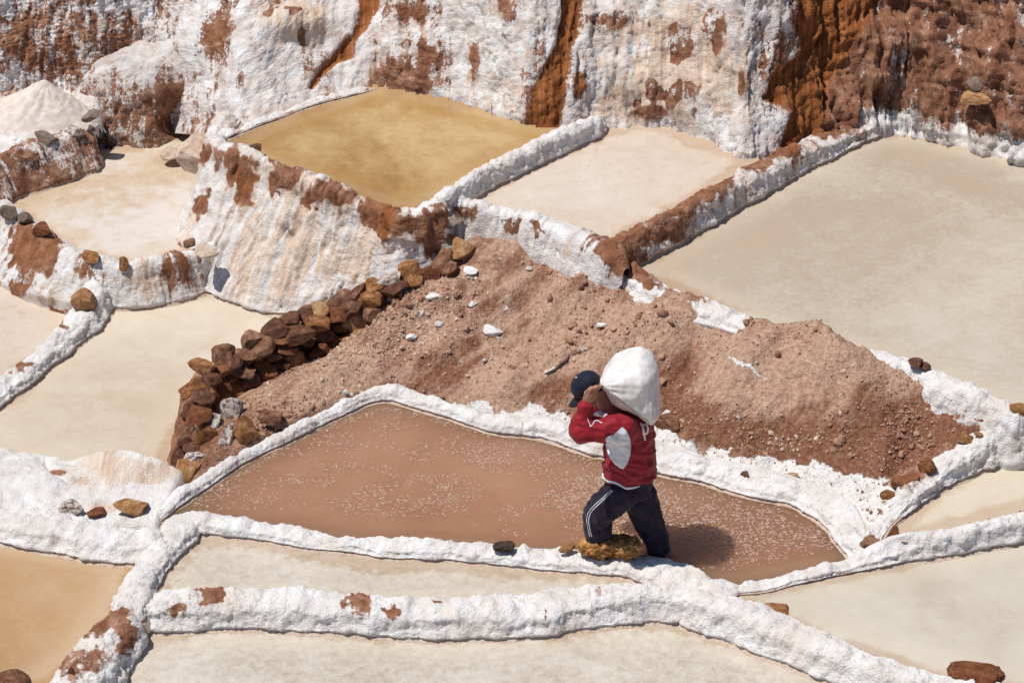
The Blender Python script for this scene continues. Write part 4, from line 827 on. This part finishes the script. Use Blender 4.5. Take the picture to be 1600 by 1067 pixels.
def big_clod():
    bm = bmesh.new(); bmesh.ops.create_icosphere(bm, subdivisions=6, radius=1.0)
    V = np.array([v.co for v in bm.verts]); F = np.array([[v.index for v in f.verts] for f in bm.faces]); bm.free()
    N = V.copy(); V = np.sign(V)*np.abs(V)**0.62*np.array([.212, .09, .066]); N /= np.linalg.norm(N, axis=1, keepdims=True)
    V[:, 2] += 0.03*V[:, 0]
    D = 0.035*fbm(V*9+3, 3, 301)+0.02*fbm(V*28, 3, 303, .6)-0.022*np.exp(-(worley(V*24, 305)/.33)**2)-0.012*np.exp(-(worley(V*48, 307)/.33)**2)+.006*vnoise(V*90, 309)
    o = obj('ochre_clod', mesh_np('ochre_clod', V+N*D[:, None], F, M_BIGCLOD)); o.location = at(956, 853, .145); o.rotation_euler = (0, 0, -.06)
    tag(o, 'large porous ochre clod on the salt dike at the porter\'s feet', 'rock')
M_BIGCLOD, _n, _l, _b = new_mat('big_ochre_clod'); _t = NT(M_BIGCLOD); _P = _t.objco()
_l.new(_t.ramp(_t.math('ADD', _t.math('MULTIPLY', _t.noise(_P, 14, 4, .65), .6), _t.math('MULTIPLY', _t.noise(_P, 60, 3, .7), .4)), [(.34, (.17, .065, .016)), (.47, (.36, .165, .05)), (.56, (.50, .265, .10)), (.68, (.60, .42, .24))]), _b.inputs['Base Color'])
_b.inputs['Roughness'].default_value = .95; _b.inputs['Specular IOR Level'].default_value = .1
_l.new(_t.bump(_t.noise(_P, 130, 3, .7), .006, .8), _b.inputs['Normal'])
big_clod()

FLAKES = [('large lumpy white salt slab lying on the middle of the mound', 771, 518, 36, 26), ('white salt lump on the mound above the stick', 941, 511, 22, 14), ('upright white salt flake near the stone wall', 656, 493, 14, 20), ('white salt flake lowest of those near the stone wall', 643, 528, 20, 10), ('broad white salt flake under the grey stone of the wall', 677, 464, 26, 14), ('small white salt chip right of the upright flake', 685, 507, 14, 8), ('pale salt chip between flake and slab on the mound', 738, 476, 16, 10), ('white salt chip at the top of the mound under the white wall', 826, 421, 13, 11), ('pale chip at the upper end of the stone wall', 735, 425, 26, 14), ('small white chip among the rubble beside the stone wall', 612, 470, 16, 8), ('white salt chip on the mound right of the sack', 1041, 646, 16, 10), ('tiny square white chip on the mound above the crust', 1154, 652, 8, 11), ('pale stone on the mound below the white slab', 757, 565, 12, 8), ('pale chip low on the left slope of the mound', 540, 614, 9, 6)]
for i, (lab, u, v, w, h) in enumerate(FLAKES):
    P = on_mound(u, v+h*0.25)
    if P is None: P = at(u, v, .3)
    o = stone('salt_flake', lab, u, v, P[2]+0.012, w, h, M_WHITE, cat='salt flake', seed=20+i, depth=.7, group='white salt flakes on the dirt mound', porous=.05)
    o.scale.z = max(0.02, o.scale.z*0.8); o.location.z = P[2]+0.022
def stick():
    a = on_mound(848, 586); b = on_mound(916, 546)
    n = 40; t = np.linspace(0, 1, n); ring = 8; V = []
    for k in range(n):
        g_ = on_mound(848+68*t[k], 586-40*t[k]+2.5*math.sin(t[k]*7)); c = (g_ if g_ is not None else a*(1-t[k])+b*t[k])+np.array([0, 0, 0.016])
        r = 0.012+0.014*t[k]+0.006*float(vnoise(np.array([t[k]*14, 0, 0]))); r *= min(1, 6*t[k]+.4, 6*(1-t[k])+.5)
        for j in range(ring):
            q = 2*math.pi*j/ring; V.append(c+np.array([0.45*r*math.cos(q)*-1, r*math.cos(q)*.8, r*math.sin(q)])*(1+.25*float(vnoise(np.array([k*.7, j*1.3, 3.])))))
    F = [[k*ring+j, k*ring+(j+1) % ring, (k+1)*ring+(j+1) % ring, (k+1)*ring+j] for k in range(n-1) for j in range(ring)]
    tag(obj('stick', mesh_np('stick', V, F, M_SALTY)), 'knobbly salt crusted stick lying on the mound beside the cap', 'stick')
stick()

# ---------------------------------------------------------------- loose gravel on the mound, crystals on the brown pond
def gravel():
    rng = np.random.RandomState(5)
    bm = bmesh.new(); bmesh.ops.create_icosphere(bm, subdivisions=1, radius=1.0)
    V0 = np.array([v.co for v in bm.verts]); F0 = np.array([[v.index for v in f.verts] for f in bm.faces]); bm.free()
    me = mound.data; nv = len(me.vertices); co = np.zeros(nv*3); me.vertices.foreach_get('co', co); co = co.reshape(-1, 3)
    u, v = pix(co)
    w = np.clip(0.25+1.2*fbm(co*np.array([2.5, 2.5, 0]), 3, 7), 0.02, 1)
    for (bu, bv, rx, ry, a) in [(560, 520, 80, 40, 2.5), (640, 480, 60, 40, 2), (520, 620, 100, 40, 1.5), (1400, 640, 90, 60, 2), (1250, 520, 60, 20, 1.5), (1100, 650, 90, 40, 1), (1230, 690, 60, 20, 2), (820, 560, 60, 20, 1), (390, 650, 50, 40, 2), (1000, 440, 60, 20, 1.5)]:
        w = w+a*np.exp(-((u-bu)/rx)**2-((v-bv)/ry)**2)
    w[co[:, 2] < 0.04] = 0; w /= w.sum()
    def build(name, n, smin, smax, mat, label, wt):
        idx = rng.choice(nv, n, p=wt); S = smin*(smax/smin)**(rng.rand(n)**2.6)
        c = co[idx]+rng.uniform(-.006, .006, (n, 3)); c[:, 2] += S*0.25
        A = rng.normal(size=(n, 3, 3)); Qm, _ = np.linalg.qr(A)
        sc = S[:, None]*rng.uniform(.6, 1.25, (n, 3))
        J = V0[None]*(1+0.28*rng.uniform(-1, 1, (n, len(V0), 1)))
        V = np.einsum('nij,nkj->nki', Qm, J*sc[:, None, :])+c[:, None, :]
        F = F0[None]+(np.arange(n)*len(V0))[:, None, None]
        o = obj(name, mesh_np(name, V.reshape(-1, 3), F.reshape(-1, 3), mat, smooth=False))
        tag(o, label, 'gravel', kind='stuff')
    m1 = stone_material('dirt_crumbs', [(0.3, (0.26, 0.135, 0.088)), (0.5, (0.42, 0.25, 0.172)), (0.65, (0.56, 0.38, 0.275))])
    build('loose_dirt_crumbs', 13000, 0.0022, 0.0115, m1, 'loose crumbs of dry dirt scattered over the mound', w)
    wc = w*np.clip(0.15+1.5*fbm(co*np.array([3.5, 3.5, 0])+9, 2, 17), 0.0, 1); wc /= wc.sum()
    build('dirt_clods', 520, 0.011, 0.042, stone_material('dirt_clod', [(0.3, (0.20, 0.095, 0.058)), (0.5, (0.36, 0.205, 0.138)), (0.65, (0.50, 0.33, 0.235))], bumpd=.02), 'larger clods of dirt lying about the mound', wc)
    w2 = np.exp(-((u-560)/110)**2-((v-520)/40)**2)+.8*np.exp(-((u-640)/60)**2-((v-490)/30)**2)+.5*np.exp(-((u-500)/90)**2-((v-625)/24)**2)+.35*np.exp(-((u-1230)/50)**2-((v-690)/20)**2)+0.04
    w2[co[:, 2] < 0.04] = 0; w2 /= w2.sum()
    build('salt_chips', 900, 0.005, 0.022, M_CREAM, 'pale salt chips scattered between the mound and the stone wall', w2)
gravel()
def crystals():
    rng = np.random.RandomState(9); poly = [(300, 782), (360, 745), (450, 690), (540, 650), (612, 634), (680, 648), (740, 668), (840, 682), (900, 698), (1030, 732), (1090, 744), (1160, 766), (1240, 782), (1288, 797), (1302, 820), (1310, 858), (1160, 893), (1100, 893), (1020, 860), (900, 845), (700, 832), (520, 822), (400, 800), (300, 797)]
    N = 60000; u = rng.uniform(260, 1320, N); v = rng.uniform(625, 895, N)
    ins = polydist(u, v, poly)
    P = np.stack([at(a, b, 0) for a, b in zip(u, v)])
    band = fbm(P*np.array([1.3, 2.2, 1]), 3, 5)+0.9*fbm(P*np.array([4.5, 7, 1]), 3, 6)
    lowb = np.interp(u, [300, 500, 700, 900, 1000, 1100, 1300], [790, 805, 800, 800, 830, 870, 880])
    dens = sstep(-0.45, 0.55, band+0.16-0.6*sstep(-10, 30, v-lowb))
    dens *= 0.35+0.65*sstep(0, 60, ins)
    edge = sstep(0, 4, ins)*(1-sstep(4, 16, ins))*(v < 790)*0.35
    k = (ins > 2) & (rng.rand(N) < np.maximum(dens*0.55, edge))
    P = P[k]; n = len(P)
    L = rng.uniform(0.005, 0.013, n); W = L*rng.uniform(.22, .45, n); a = rng.normal(0.1, .8, n)
    hexa = np.array([(1, .15), (.45, .95), (-.55, .8), (-1, -.1), (-.4, -.95), (.6, -.8)])
    J = hexa[None]*(1+.25*rng.uniform(-1, 1, (n, 6, 1)))
    x = J[..., 0]*L[:, None]; y = J[..., 1]*W[:, None]
    ca, sa = np.cos(a)[:, None], np.sin(a)[:, None]
    X = P[:, 0:1]+x*ca-y*sa; Y = P[:, 1:2]+x*sa+y*ca
    top = np.stack([X, Y, np.repeat(rng.uniform(.0012, .0042, n)[:, None], 6, 1)], -1); bot = top.copy(); bot[..., 2] = -0.001
    V = np.concatenate([top, bot], 1).reshape(-1, 3)
    o0 = (np.arange(n)*12)[:, None, None]
    F = np.array([[0, 1, 2, 3], [3, 4, 5, 0]]+[[i, i+6, (i+1) % 6+6, (i+1) % 6] for i in range(6)])[None]+o0
    m, nn, l, b = new_mat('floating_crystals'); b.inputs['Base Color'].default_value = (0.55, 0.385, 0.30, 1); b.inputs['Roughness'].default_value = .6
    me = mesh_np('salt_crystals', V, F.reshape(-1, 4), m, smooth=False)
    tag(obj('salt_crystals', me), 'pale salt crystals floating on the brown pond', 'salt crystals', kind='stuff')
crystals()

#PERSON
# ---------------------------------------------------------------- the porter
Y0 = float(at(1000, 869, 0.0)[1])
def PP(u, v, d=0.0): return aty(u, v, Y0+d)
_bm = bmesh.new(); bmesh.ops.create_icosphere(_bm, subdivisions=3, radius=1.0)
BV = np.array([v.co for v in _bm.verts]); BF = np.array([[v.index for v in f.verts] for f in _bm.faces]); _bm.free()
def chain(pts, rad, step=0.35):
    """overlapping round sections along a bent limb: list of (centre, radii)"""
    out = []
    for k in range(len(pts)-1):
        a, b = np.asarray(pts[k]), np.asarray(pts[k+1]); ra, rb = np.asarray(rad[k])*np.ones(3), np.asarray(rad[k+1])*np.ones(3)
        n = max(2, int(np.linalg.norm(b-a)/(step*min(ra.min(), rb.min())))+1)
        for i in range(n+1):
            f = i/n; out.append((a*(1-f)+b*f, ra*(1-f)+rb*f))
    return out
def skin_over(name, blobs, voxel, smooth, mat, warp=None):
    """one continuous surface round all the sections"""
    V = np.concatenate([BV*r+c for c, r in blobs]); F = np.concatenate([BF+i*len(BV) for i in range(len(blobs))])
    me = mesh_np(name, V, F, mat); o = obj(name+'_build', me)
    rm = o.modifiers.new('remesh', 'REMESH'); rm.mode = 'VOXEL'; rm.voxel_size = voxel
    if smooth:
        sm = o.modifiers.new('smooth', 'SMOOTH'); sm.factor = 0.5; sm.iterations = smooth
    dg = bpy.context.evaluated_depsgraph_get(); out = bpy.data.meshes.new_from_object(o.evaluated_get(dg))
    bpy.data.objects.remove(o); bpy.data.meshes.remove(me)
    n = len(out.vertices); co = np.zeros(n*3, np.float32); out.vertices.foreach_get('co', co); co = co.reshape(-1, 3).astype(float)
    if warp is not None:
        no = np.zeros(n*3, np.float32); out.vertices.foreach_get('normal', no); no = no.reshape(-1, 3)
        co = co+no*warp(co, no)[:, None]; out.vertices.foreach_set('co', co.astype(np.float32).ravel())
    out.polygons.foreach_set('use_smooth', np.ones(len(out.polygons), bool))
    out.materials.clear(); out.materials.append(mat); out.name = name; out.update()
    return out
def bvh(me): return BVHTree.FromPolygons([tuple(v.co) for v in me.vertices], [tuple(p.vertices) for p in me.polygons])
def cloth_material(name, col, rough=0.8, var=0.25, weave=260):
    m, n, l, b = new_mat(name); t = NT(m); P = t.objco()
    k = t.noise(P, 9, 4, 0.6)
    l.new(t.ramp(k, [(0.3, tuple(c*(1-var) for c in col)), (0.7, tuple(min(1, c*(1+var)) for c in col))]), b.inputs['Base Color'])
    b.inputs['Roughness'].default_value = rough; b.inputs['Specular IOR Level'].default_value = 0.2
    b.inputs['Sheen Weight'].default_value = 0.08
    h = t.math('ADD', t.noise(P, 28, 3, 0.6), t.math('MULTIPLY', t.noise(P, weave, 2, 0.5), 0.25))
    l.new(t.bump(h, 0.006, 0.5), b.inputs['Normal'])
    return m
M_SKIN = cloth_material('skin', (0.40, 0.20, 0.13), 0.5, 0.12)
M_REDCLOTH = cloth_material('red_jersey', (0.27, 0.012, 0.022), 0.6, 0.15)
M_WHITECLOTH = cloth_material('white_cloth', (0.72, 0.73, 0.77), 0.7, 0.05)
M_NAVY = cloth_material('navy_trousers', (0.018, 0.013, 0.028), 0.75, 0.3)
M_CAP = cloth_material('navy_cap', (0.008, 0.012, 0.026), 0.7, 0.3)

person_base = PP(985, 893, 0)
# body
hd = PP(920, 604, -.02)
FACE = np.array([-0.62, 0.10, -0.74]); FACE /= np.linalg.norm(FACE)
SIDE = np.array([0.12, 0.99, 0.03]); SIDE -= SIDE@FACE*FACE; SIDE /= np.linalg.norm(SIDE)
UP = np.cross(SIDE, FACE); UP = UP if UP[2] > 0 else -UP
body = []
body += chain([hd+UP*0.012, hd-UP*0.03+FACE*0.03], [(.080, .074, .078), (.073, .07, .073)])           # skull to jaw
body += [(hd-UP*0.085+FACE*0.055, np.array([.038, .040, .036]))]                                        # chin
body += chain([hd-UP*.01+FACE*.095, hd-UP*.035+FACE*.115], [.012, .017])                               # nose
body += chain([hd-UP*.066+FACE*.092-SIDE*.02, hd-UP*.066+FACE*.092+SIDE*.02], [.010, .010])            # lips
for sg in (-1, 1):
    body += chain([hd+SIDE*sg*.088+UP*.02-FACE*.01, hd+SIDE*sg*.086-UP*.03-FACE*.005], [.016, .011])    # ears
    body += [(hd+FACE*.085+SIDE*sg*.034+UP*.012, np.array([.016]*3))]                                   # brow and eyes
body += chain([hd-UP*.06-FACE*.02, PP(952, 642, 0), PP(972, 660, 0)], [.055, .058, .075])              # neck
body += chain([PP(984, 665, 0), PP(982, 700, 0), PP(983, 740, 0), PP(984, 765, 0)], [(.10, .14, .08), (.11, .13, .10), (.11, .12, .10), (.10, .11, .07)])
# legs and feet
kn, an = PP(929, 812, -.05), PP(938, 872, -.03)
ft = np.array([an[0]-.12, an[1], 0.0])
body += chain([PP(972, 785, -.05), kn, an, np.array([an[0], an[1], .03])], [.07, .06, .045, .04])+chain([np.array([an[0]+.03, an[1], .025]), ft], [(.045, .04, .035), (.04, .04, .022)])
kf, af = PP(1013, 818, .04), PP(1036, 872, .0)
body += chain([PP(996, 785, .05), kf, af, np.array([af[0]+.01, af[1], .03])], [.07, .06, .045, .04])+chain([np.array([af[0]+.04, af[1], .03]), np.array([af[0]-.12, af[1]-.01, .0])], [(.04, .04, .035), (.035, .04, .02)])
# arms
shn, eln, wrn = PP(970, 668, -.19), PP(908, 673, -.24), PP(916, 632, -.19)
shf, elf, wrf = PP(972, 662, .18), PP(918, 668, .26), PP(932, 626, .17)
body += chain([shn, eln, wrn], [.055, .042, .030])+chain([shf, elf, wrf], [.055, .042, .030])
# hands closed on the sack's corner
def hand(w, du, d0, curl):
    out = []
    kn_ = [np.array(PP(*pix_of(w, du+5.6*i-9.0, -18-0.8*i), d0+(.004 if i in (0, 3) else -.004))) for i in range(4)]
    for i, k in enumerate(kn_):
        out += chain([w+(k-w)*0.15+np.array([0.006*(i-1.5), 0, 0]), k], [(.017, .014, .017), (.0105, .0105, .0105)])
        L = (0.9, 1.0, 0.97, 0.8)[i]
        m1 = k+np.array([.018*L, -.006, .034*L]); m2 = m1+np.array([.022*L, curl*.016, .010*L]); tp = m2+np.array([.010*L, curl*.020, -.012*L])
        out += chain([k, m1, m2, tp], [.0096, .0086, .0080, .0072])
    th0 = w+(kn_[3]-w)*.35+np.array([.012, 0, 0]); out += chain([w, th0, th0+np.array([.028, .004, .022]), th0+np.array([.044, .012, .042])], [.017, .0145, .011, .0095])
    return out
def pix_of(w, du, dv):
    a, b = pix(np.asarray(w)); return float(a)+du, float(b)+dv
body += hand(wrn, 8, -.185, 1.0)+hand(wrf, 6, .165, -1.0)
bme = skin_over('person', body, 0.0042, 1, M_SKIN)
person = obj('person', bme)
tag(person, 'person in red jersey and navy cap bent under a white sack', 'person')

def folds(axis, f, a):
    def w(co, no):
        q = co@np.asarray(axis)
        n = fbm(np.stack([q*f, (co[:, 0]-co[:, 1])*f*.35, co[:, 2]*f*.35], -1), 3, 401)
        return a*(1-np.abs(n)*2.6)+a*.6*vnoise(co*22, 403)
    return w
# jersey
sh = chain([PP(985, 656, 0), PP(983, 680, 0), PP(984, 706, 0), PP(984, 728, 0), PP(984, 740, 0)], [(.135, .19, .10), (.165, .18, .12), (.168, .16, .12), (.176, .155, .08), (.180, .155, .04)], .25)
sh += chain([PP(968, 660, 0), PP(952, 650, 0)], [(.09, .12, .075), (.062, .07, .055)])
sh += chain([PP(975, 672, -.15), shn, eln, eln+(wrn-eln)*.45, eln+(wrn-eln)*.86], [.10, .088, .072, .058, .043], .25)
sh += chain([PP(975, 664, .15), shf, elf, elf+(wrf-elf)*.86], [.10, .085, .07, .043], .25)
jersey = obj('jersey', skin_over('jersey', sh, 0.0075, 5, M_REDCLOTH, folds((.3, .2, 1.), 12, .015)), person)
JB = bvh(jersey.data)
def hit(tree, u, v, off):
    h = tree.ray_cast(Vector(CAM), Vector(ray(u, v)).normalized())
    if h[0] is None: return None
    n = h[1] if h[1].dot(Vector(ray(u, v))) < 0 else -h[1]
    return np.array(h[0]+n*off)
def sewn_patch(name, poly, tree, mat, parent, off=.003, rings=14):
    poly = np.array(poly, float); P = []
    for k in range(len(poly)):
        a, b = poly[k], poly[(k+1) % len(poly)]
        for i in range(6): P.append(a+(b-a)*i/6)
    P = np.array(P); c = P.mean(0); n = len(P); V = []; ok = True
    for r in range(rings+1):
        for p in P:
            q = c+(p-c)*max(.02, r/rings); h = hit(tree, q[0], q[1], off)
            V.append(h if h is not None else V[-1])
    F = [[r*n+i, r*n+(i+1) % n, (r+1)*n+(i+1) % n, (r+1)*n+i] for r in range(rings) for i in range(n)]
    return obj(name, mesh_np(name, V, F, mat), parent)
def sewn_line(name, pts, wpx, tree, mat, parent, off=.004):
    pts = np.array(pts, float); t = np.linspace(0, len(pts)-1, 14*len(pts)); Q = cr(pts, t); T = np.gradient(Q, axis=0); T /= np.linalg.norm(T, axis=1, keepdims=True)
    V = []
    for q, d in zip(Q, T):
        for sg in (-1, 0, 1):
            p = q+np.array([-d[1], d[0]])*sg*wpx/2; h = hit(tree, p[0], p[1], off if sg == 0 else off*.6)
            if h is None: h = V[-1] if V else hit(tree, q[0], q[1], off)
            V.append(h)
    V = [v if v is not None else V[-1] for v in V]
    F = [[3*i+j, 3*i+j+1, 3*i+j+4, 3*i+j+3] for i in range(len(Q)-1) for j in (0, 1)]
    return obj(name, mesh_np(name, V, F, mat), parent)
sewn_patch('side_panel', [(946, 684), (951, 681), (958, 679), (966, 672), (972, 667), (978, 672), (984, 684), (986, 697), (985, 710), (981, 722), (974, 733), (968, 731), (961, 725), (953, 714), (948, 702)], JB, M_WHITECLOTH, jersey)
sewn_line('emblem', [(1001, 661), (1004, 668), (1006, 678), (1008, 688)], 3.4, JB, M_WHITECLOTH, jersey)
sewn_line('emblem', [(1004, 664), (1010, 664), (1012, 671), (1010, 677), (1006, 677)], 2.6, JB, M_WHITECLOTH, jersey)
sewn_line('piping', [(941, 661), (931, 657), (925, 664), (922, 666)], 1.3, JB, M_WHITECLOTH, jersey)
sewn_line('piping', [(917, 652), (920, 660), (923, 667)], 1.3, JB, M_WHITECLOTH, jersey)
def hem_band():
    c0 = PP(984, 736, 0); V = []; n = 96
    for i in range(n):
        a = 2*math.pi*i/n; d = np.array([math.cos(a), math.sin(a), 0])
        zz = c0[2]-0.030-0.018*math.cos(a)
        for dz in (0.009, 0.0, -0.009):
            o = np.array([c0[0], c0[1], zz+dz])+d*0.6
            h = JB.ray_cast(Vector(o), Vector(-d)); p = np.array(h[0]) if h[0] is not None else o-d*.42
            V.append(p+d*(.007 if dz == 0 else .004))
    F = [[3*i+j, 3*((i+1) % n)+j, 3*((i+1) % n)+j+1, 3*i+j+1] for i in range(n) for j in (0, 1)]
    return obj('hem', mesh_np('hem', V, F, M_WHITECLOTH), jersey)
hem_band()
# white collar
sewn_c = chain([PP(946, 650, -.075), PP(938, 645, -.06), PP(931, 648, -.02)], [.022, .02, .016]); obj('collar', skin_over('collar', sewn_c, .006, 2, M_WHITECLOTH), jersey)
# trousers
tr = chain([PP(984, 732, 0), PP(983, 762, 0)], [(.145, .135, .08), (.150, .14, .08)])
tr += chain([PP(970, 768, -.05), PP(946, 789, -.06), PP(933, 808, -.05), PP(936, 845, -.03), PP(938, 880, -.03)], [.116, .108, .094, .088, .086], .22)
tr += chain([PP(997, 772, .05), PP(1010, 804, .05), PP(1020, 832, .03), PP(1027, 850, .0), PP(1028, 856, .0)], [.112, .098, .084, .076, .075], .22)
trousers = obj('trousers', skin_over('trousers', tr, 0.0085, 5, M_NAVY, folds((1, .3, .4), 10, .014)), person)
TB = bvh(trousers.data)
sewn_line('stripe', [(958, 766), (946, 778), (934, 789), (924, 800), (920, 812), (922, 826), (925, 838)], 1.1, TB, M_WHITECLOTH, trousers)
sewn_line('stripe', [(955, 765), (943, 777), (930, 788), (920, 800), (917, 812), (919, 826), (922, 838)], 0.9, TB, M_WHITECLOTH, trousers)
sewn_line('pocket_trim', [(930, 762), (933, 767)], 1.6, TB, M_WHITECLOTH, trousers)
# cap
def cap():
    V = []; n = 48; m = 14; ctr = hd+UP*.024+FACE*.004
    for j in range(m+1):
        ph = math.pi/2*j/m
        for i in range(n):
            a = 2*math.pi*i/n; r = math.cos(ph)**.85
            V.append(ctr+FACE*(.105*r*math.cos(a))+SIDE*(.094*r*math.sin(a))+UP*(.090*math.sin(ph)**.8*(1+.12*math.cos(a)*math.cos(ph))-.012))
    F = [[j*n+i, j*n+(i+1) % n, (j+1)*n+(i+1) % n, (j+1)*n+i] for j in range(m) for i in range(n)]
    V = np.array(V); V = V+UP*.004*np.sin(np.arange(len(V))*1.7)[:, None]*0
    me = mesh_np('cap', V, F, M_CAP)
    o = obj('cap', me, person)
    sol = o.modifiers.new('thick', 'SOLIDIFY'); sol.thickness = .004
    # curved peak
    V = []; k = 22; q = 8
    for j in range(q+1):
        for i in range(k+1):
            a = (i/k-.5)*2.2; ex = .10*(j/q)*math.cos(a)**.5
            V.append(ctr+FACE*(.104*math.cos(a)+ex)+SIDE*(.092*math.sin(a)*(1-.1*j/q))+UP*(-.008-.030*math.sin(a)**2-.018*(j/q)))
    F = [[j*(k+1)+i, j*(k+1)+i+1, (j+1)*(k+1)+i+1, (j+1)*(k+1)+i] for j in range(q) for i in range(k)]
    b = obj('peak', mesh_np('peak', V, F, M_CAP), o); sl = b.modifiers.new('thick', 'SOLIDIFY'); sl.thickness = .005
    bt = chain([ctr+UP*.080, ctr+UP*.084], [.007, .005]); obj('button', skin_over('button', bt, .002, 1, M_WHITECLOTH), o)
cap()
# hair under the cap
hr = chain([hd-FACE*.055+UP*.0, hd-FACE*.05-UP*.035], [(.052, .07, .05), (.04, .062, .04)]); obj('hair', skin_over('hair', hr, .006, 2, cloth_material('black_hair', (.012, .009, .008), .6)), person)

# sack
def sack():
    pts = []
    def blob(c, r): pts.append(BV*np.asarray(r)*np.ones(3)+c)
    blob(PP(984, 596, .02), (.178, .24, .18)); blob(PP(998, 584, .0), (.128, .22, .165)); blob(PP(972, 586, .0), (.10, .20, .13))
    blob(PP(943, 603, -.12), .022); blob(PP(946, 598, .16), .03)
    blob(PP(1015, 660, -.16), .018); blob(PP(1012, 652, .20), .03); blob(PP(1019, 630, -.02), (.05, .2, .05))
    bm = bmesh.new()
    for p in np.concatenate(pts): bm.verts.new(p)
    bmesh.ops.convex_hull(bm, input=bm.verts[:]); me = bpy.data.meshes.new('sack_hull'); 
    bmesh.ops.delete(bm, geom=[v for v in bm.verts if not v.link_faces], context='VERTS'); bm.to_mesh(me); bm.free()
    m, n, l, b = new_mat('white_woven_sack'); t = NT(m); P = t.objco()
    dirt_ = t.step(t.noise(P, 3.2, 5, .65), .52, .72); l.new(t.mix(t.math('MULTIPLY', dirt_, .5), t.ramp(t.noise(P, 14, 4, 0.6), [(0.35, (0.66, 0.625, 0.60)), (0.6, (0.80, 0.785, 0.77))]), (.60, .51, .43)), b.inputs['Base Color'])
    b.inputs['Roughness'].default_value = .5; b.inputs['Specular IOR Level'].default_value = .3
    h = t.math('ADD', t.noise(P, 20, 4, .6), t.math('MULTIPLY', t.noise(t.scale(P, (1, 1, 4)), 120, 2, .5), .25)); l.new(t.bump(h, .006, .45), b.inputs['Normal'])
    o = obj('sack_build', me); rm = o.modifiers.new('r', 'REMESH'); rm.mode = 'VOXEL'; rm.voxel_size = .009; sm = o.modifiers.new('s', 'SMOOTH'); sm.iterations = 5; sm.factor = .5
    dg = bpy.context.evaluated_depsgraph_get(); out = bpy.data.meshes.new_from_object(o.evaluated_get(dg)); bpy.data.objects.remove(o)
    nv = len(out.vertices); co = np.zeros(nv*3, np.float32); no = np.zeros(nv*3, np.float32)
    out.vertices.foreach_get('co', co); out.vertices.foreach_get('normal', no); co = co.reshape(-1, 3).astype(float); no = no.reshape(-1, 3)
    c1 = np.array(PP(943, 603, -.12)); c2 = np.array(PP(1015, 660, -.16))
    d1 = np.linalg.norm(co-c1, axis=1); d2 = np.linalg.norm(co-c2, axis=1)
    wr = 0.012*fbm(co*7, 3, 5)+0.006*(1-np.abs(fbm(co*np.array([9, 9, 4.5]), 3, 15))*2.4)+0.006*np.exp(-d1/.12)*np.sin(np.arctan2(co[:, 2]-c1[2], co[:, 1]-c1[1])*11)+0.006*np.exp(-d2/.12)*np.sin(np.arctan2(co[:, 0]-c2[0], co[:, 1]-c2[1])*11)
    # slack face folded in just under the sewn edge
    u, v = pix(co); ln = 603+(u-943)*(57/72.0); s_ = v-ln
    wr = wr-0.02*np.exp(-((s_-9)/6)**2)*(co[:, 1] < Y0)+0.004*np.exp(-(s_/2.0)**2)*(co[:, 1] < Y0+.05)
    out.vertices.foreach_set('co', (co+no*wr[:, None]).astype(np.float32).ravel())
    out.polygons.foreach_set('use_smooth', np.ones(len(out.polygons), bool)); out.materials.clear(); out.materials.append(m); out.name = 'sack'; out.update()
    s = tag(obj('sack', out), 'bulging white woven sack of salt on the porter\'s shoulders', 'sack')
    tree = bvh(out)
    mm = cloth_material('sack_seam', (.55, .50, .45), .8)
    sewn_line('seam', [(946, 606), (958, 616), (975, 630), (995, 645), (1012, 658)], 1.5, tree, mm, s)
    return s
sack()
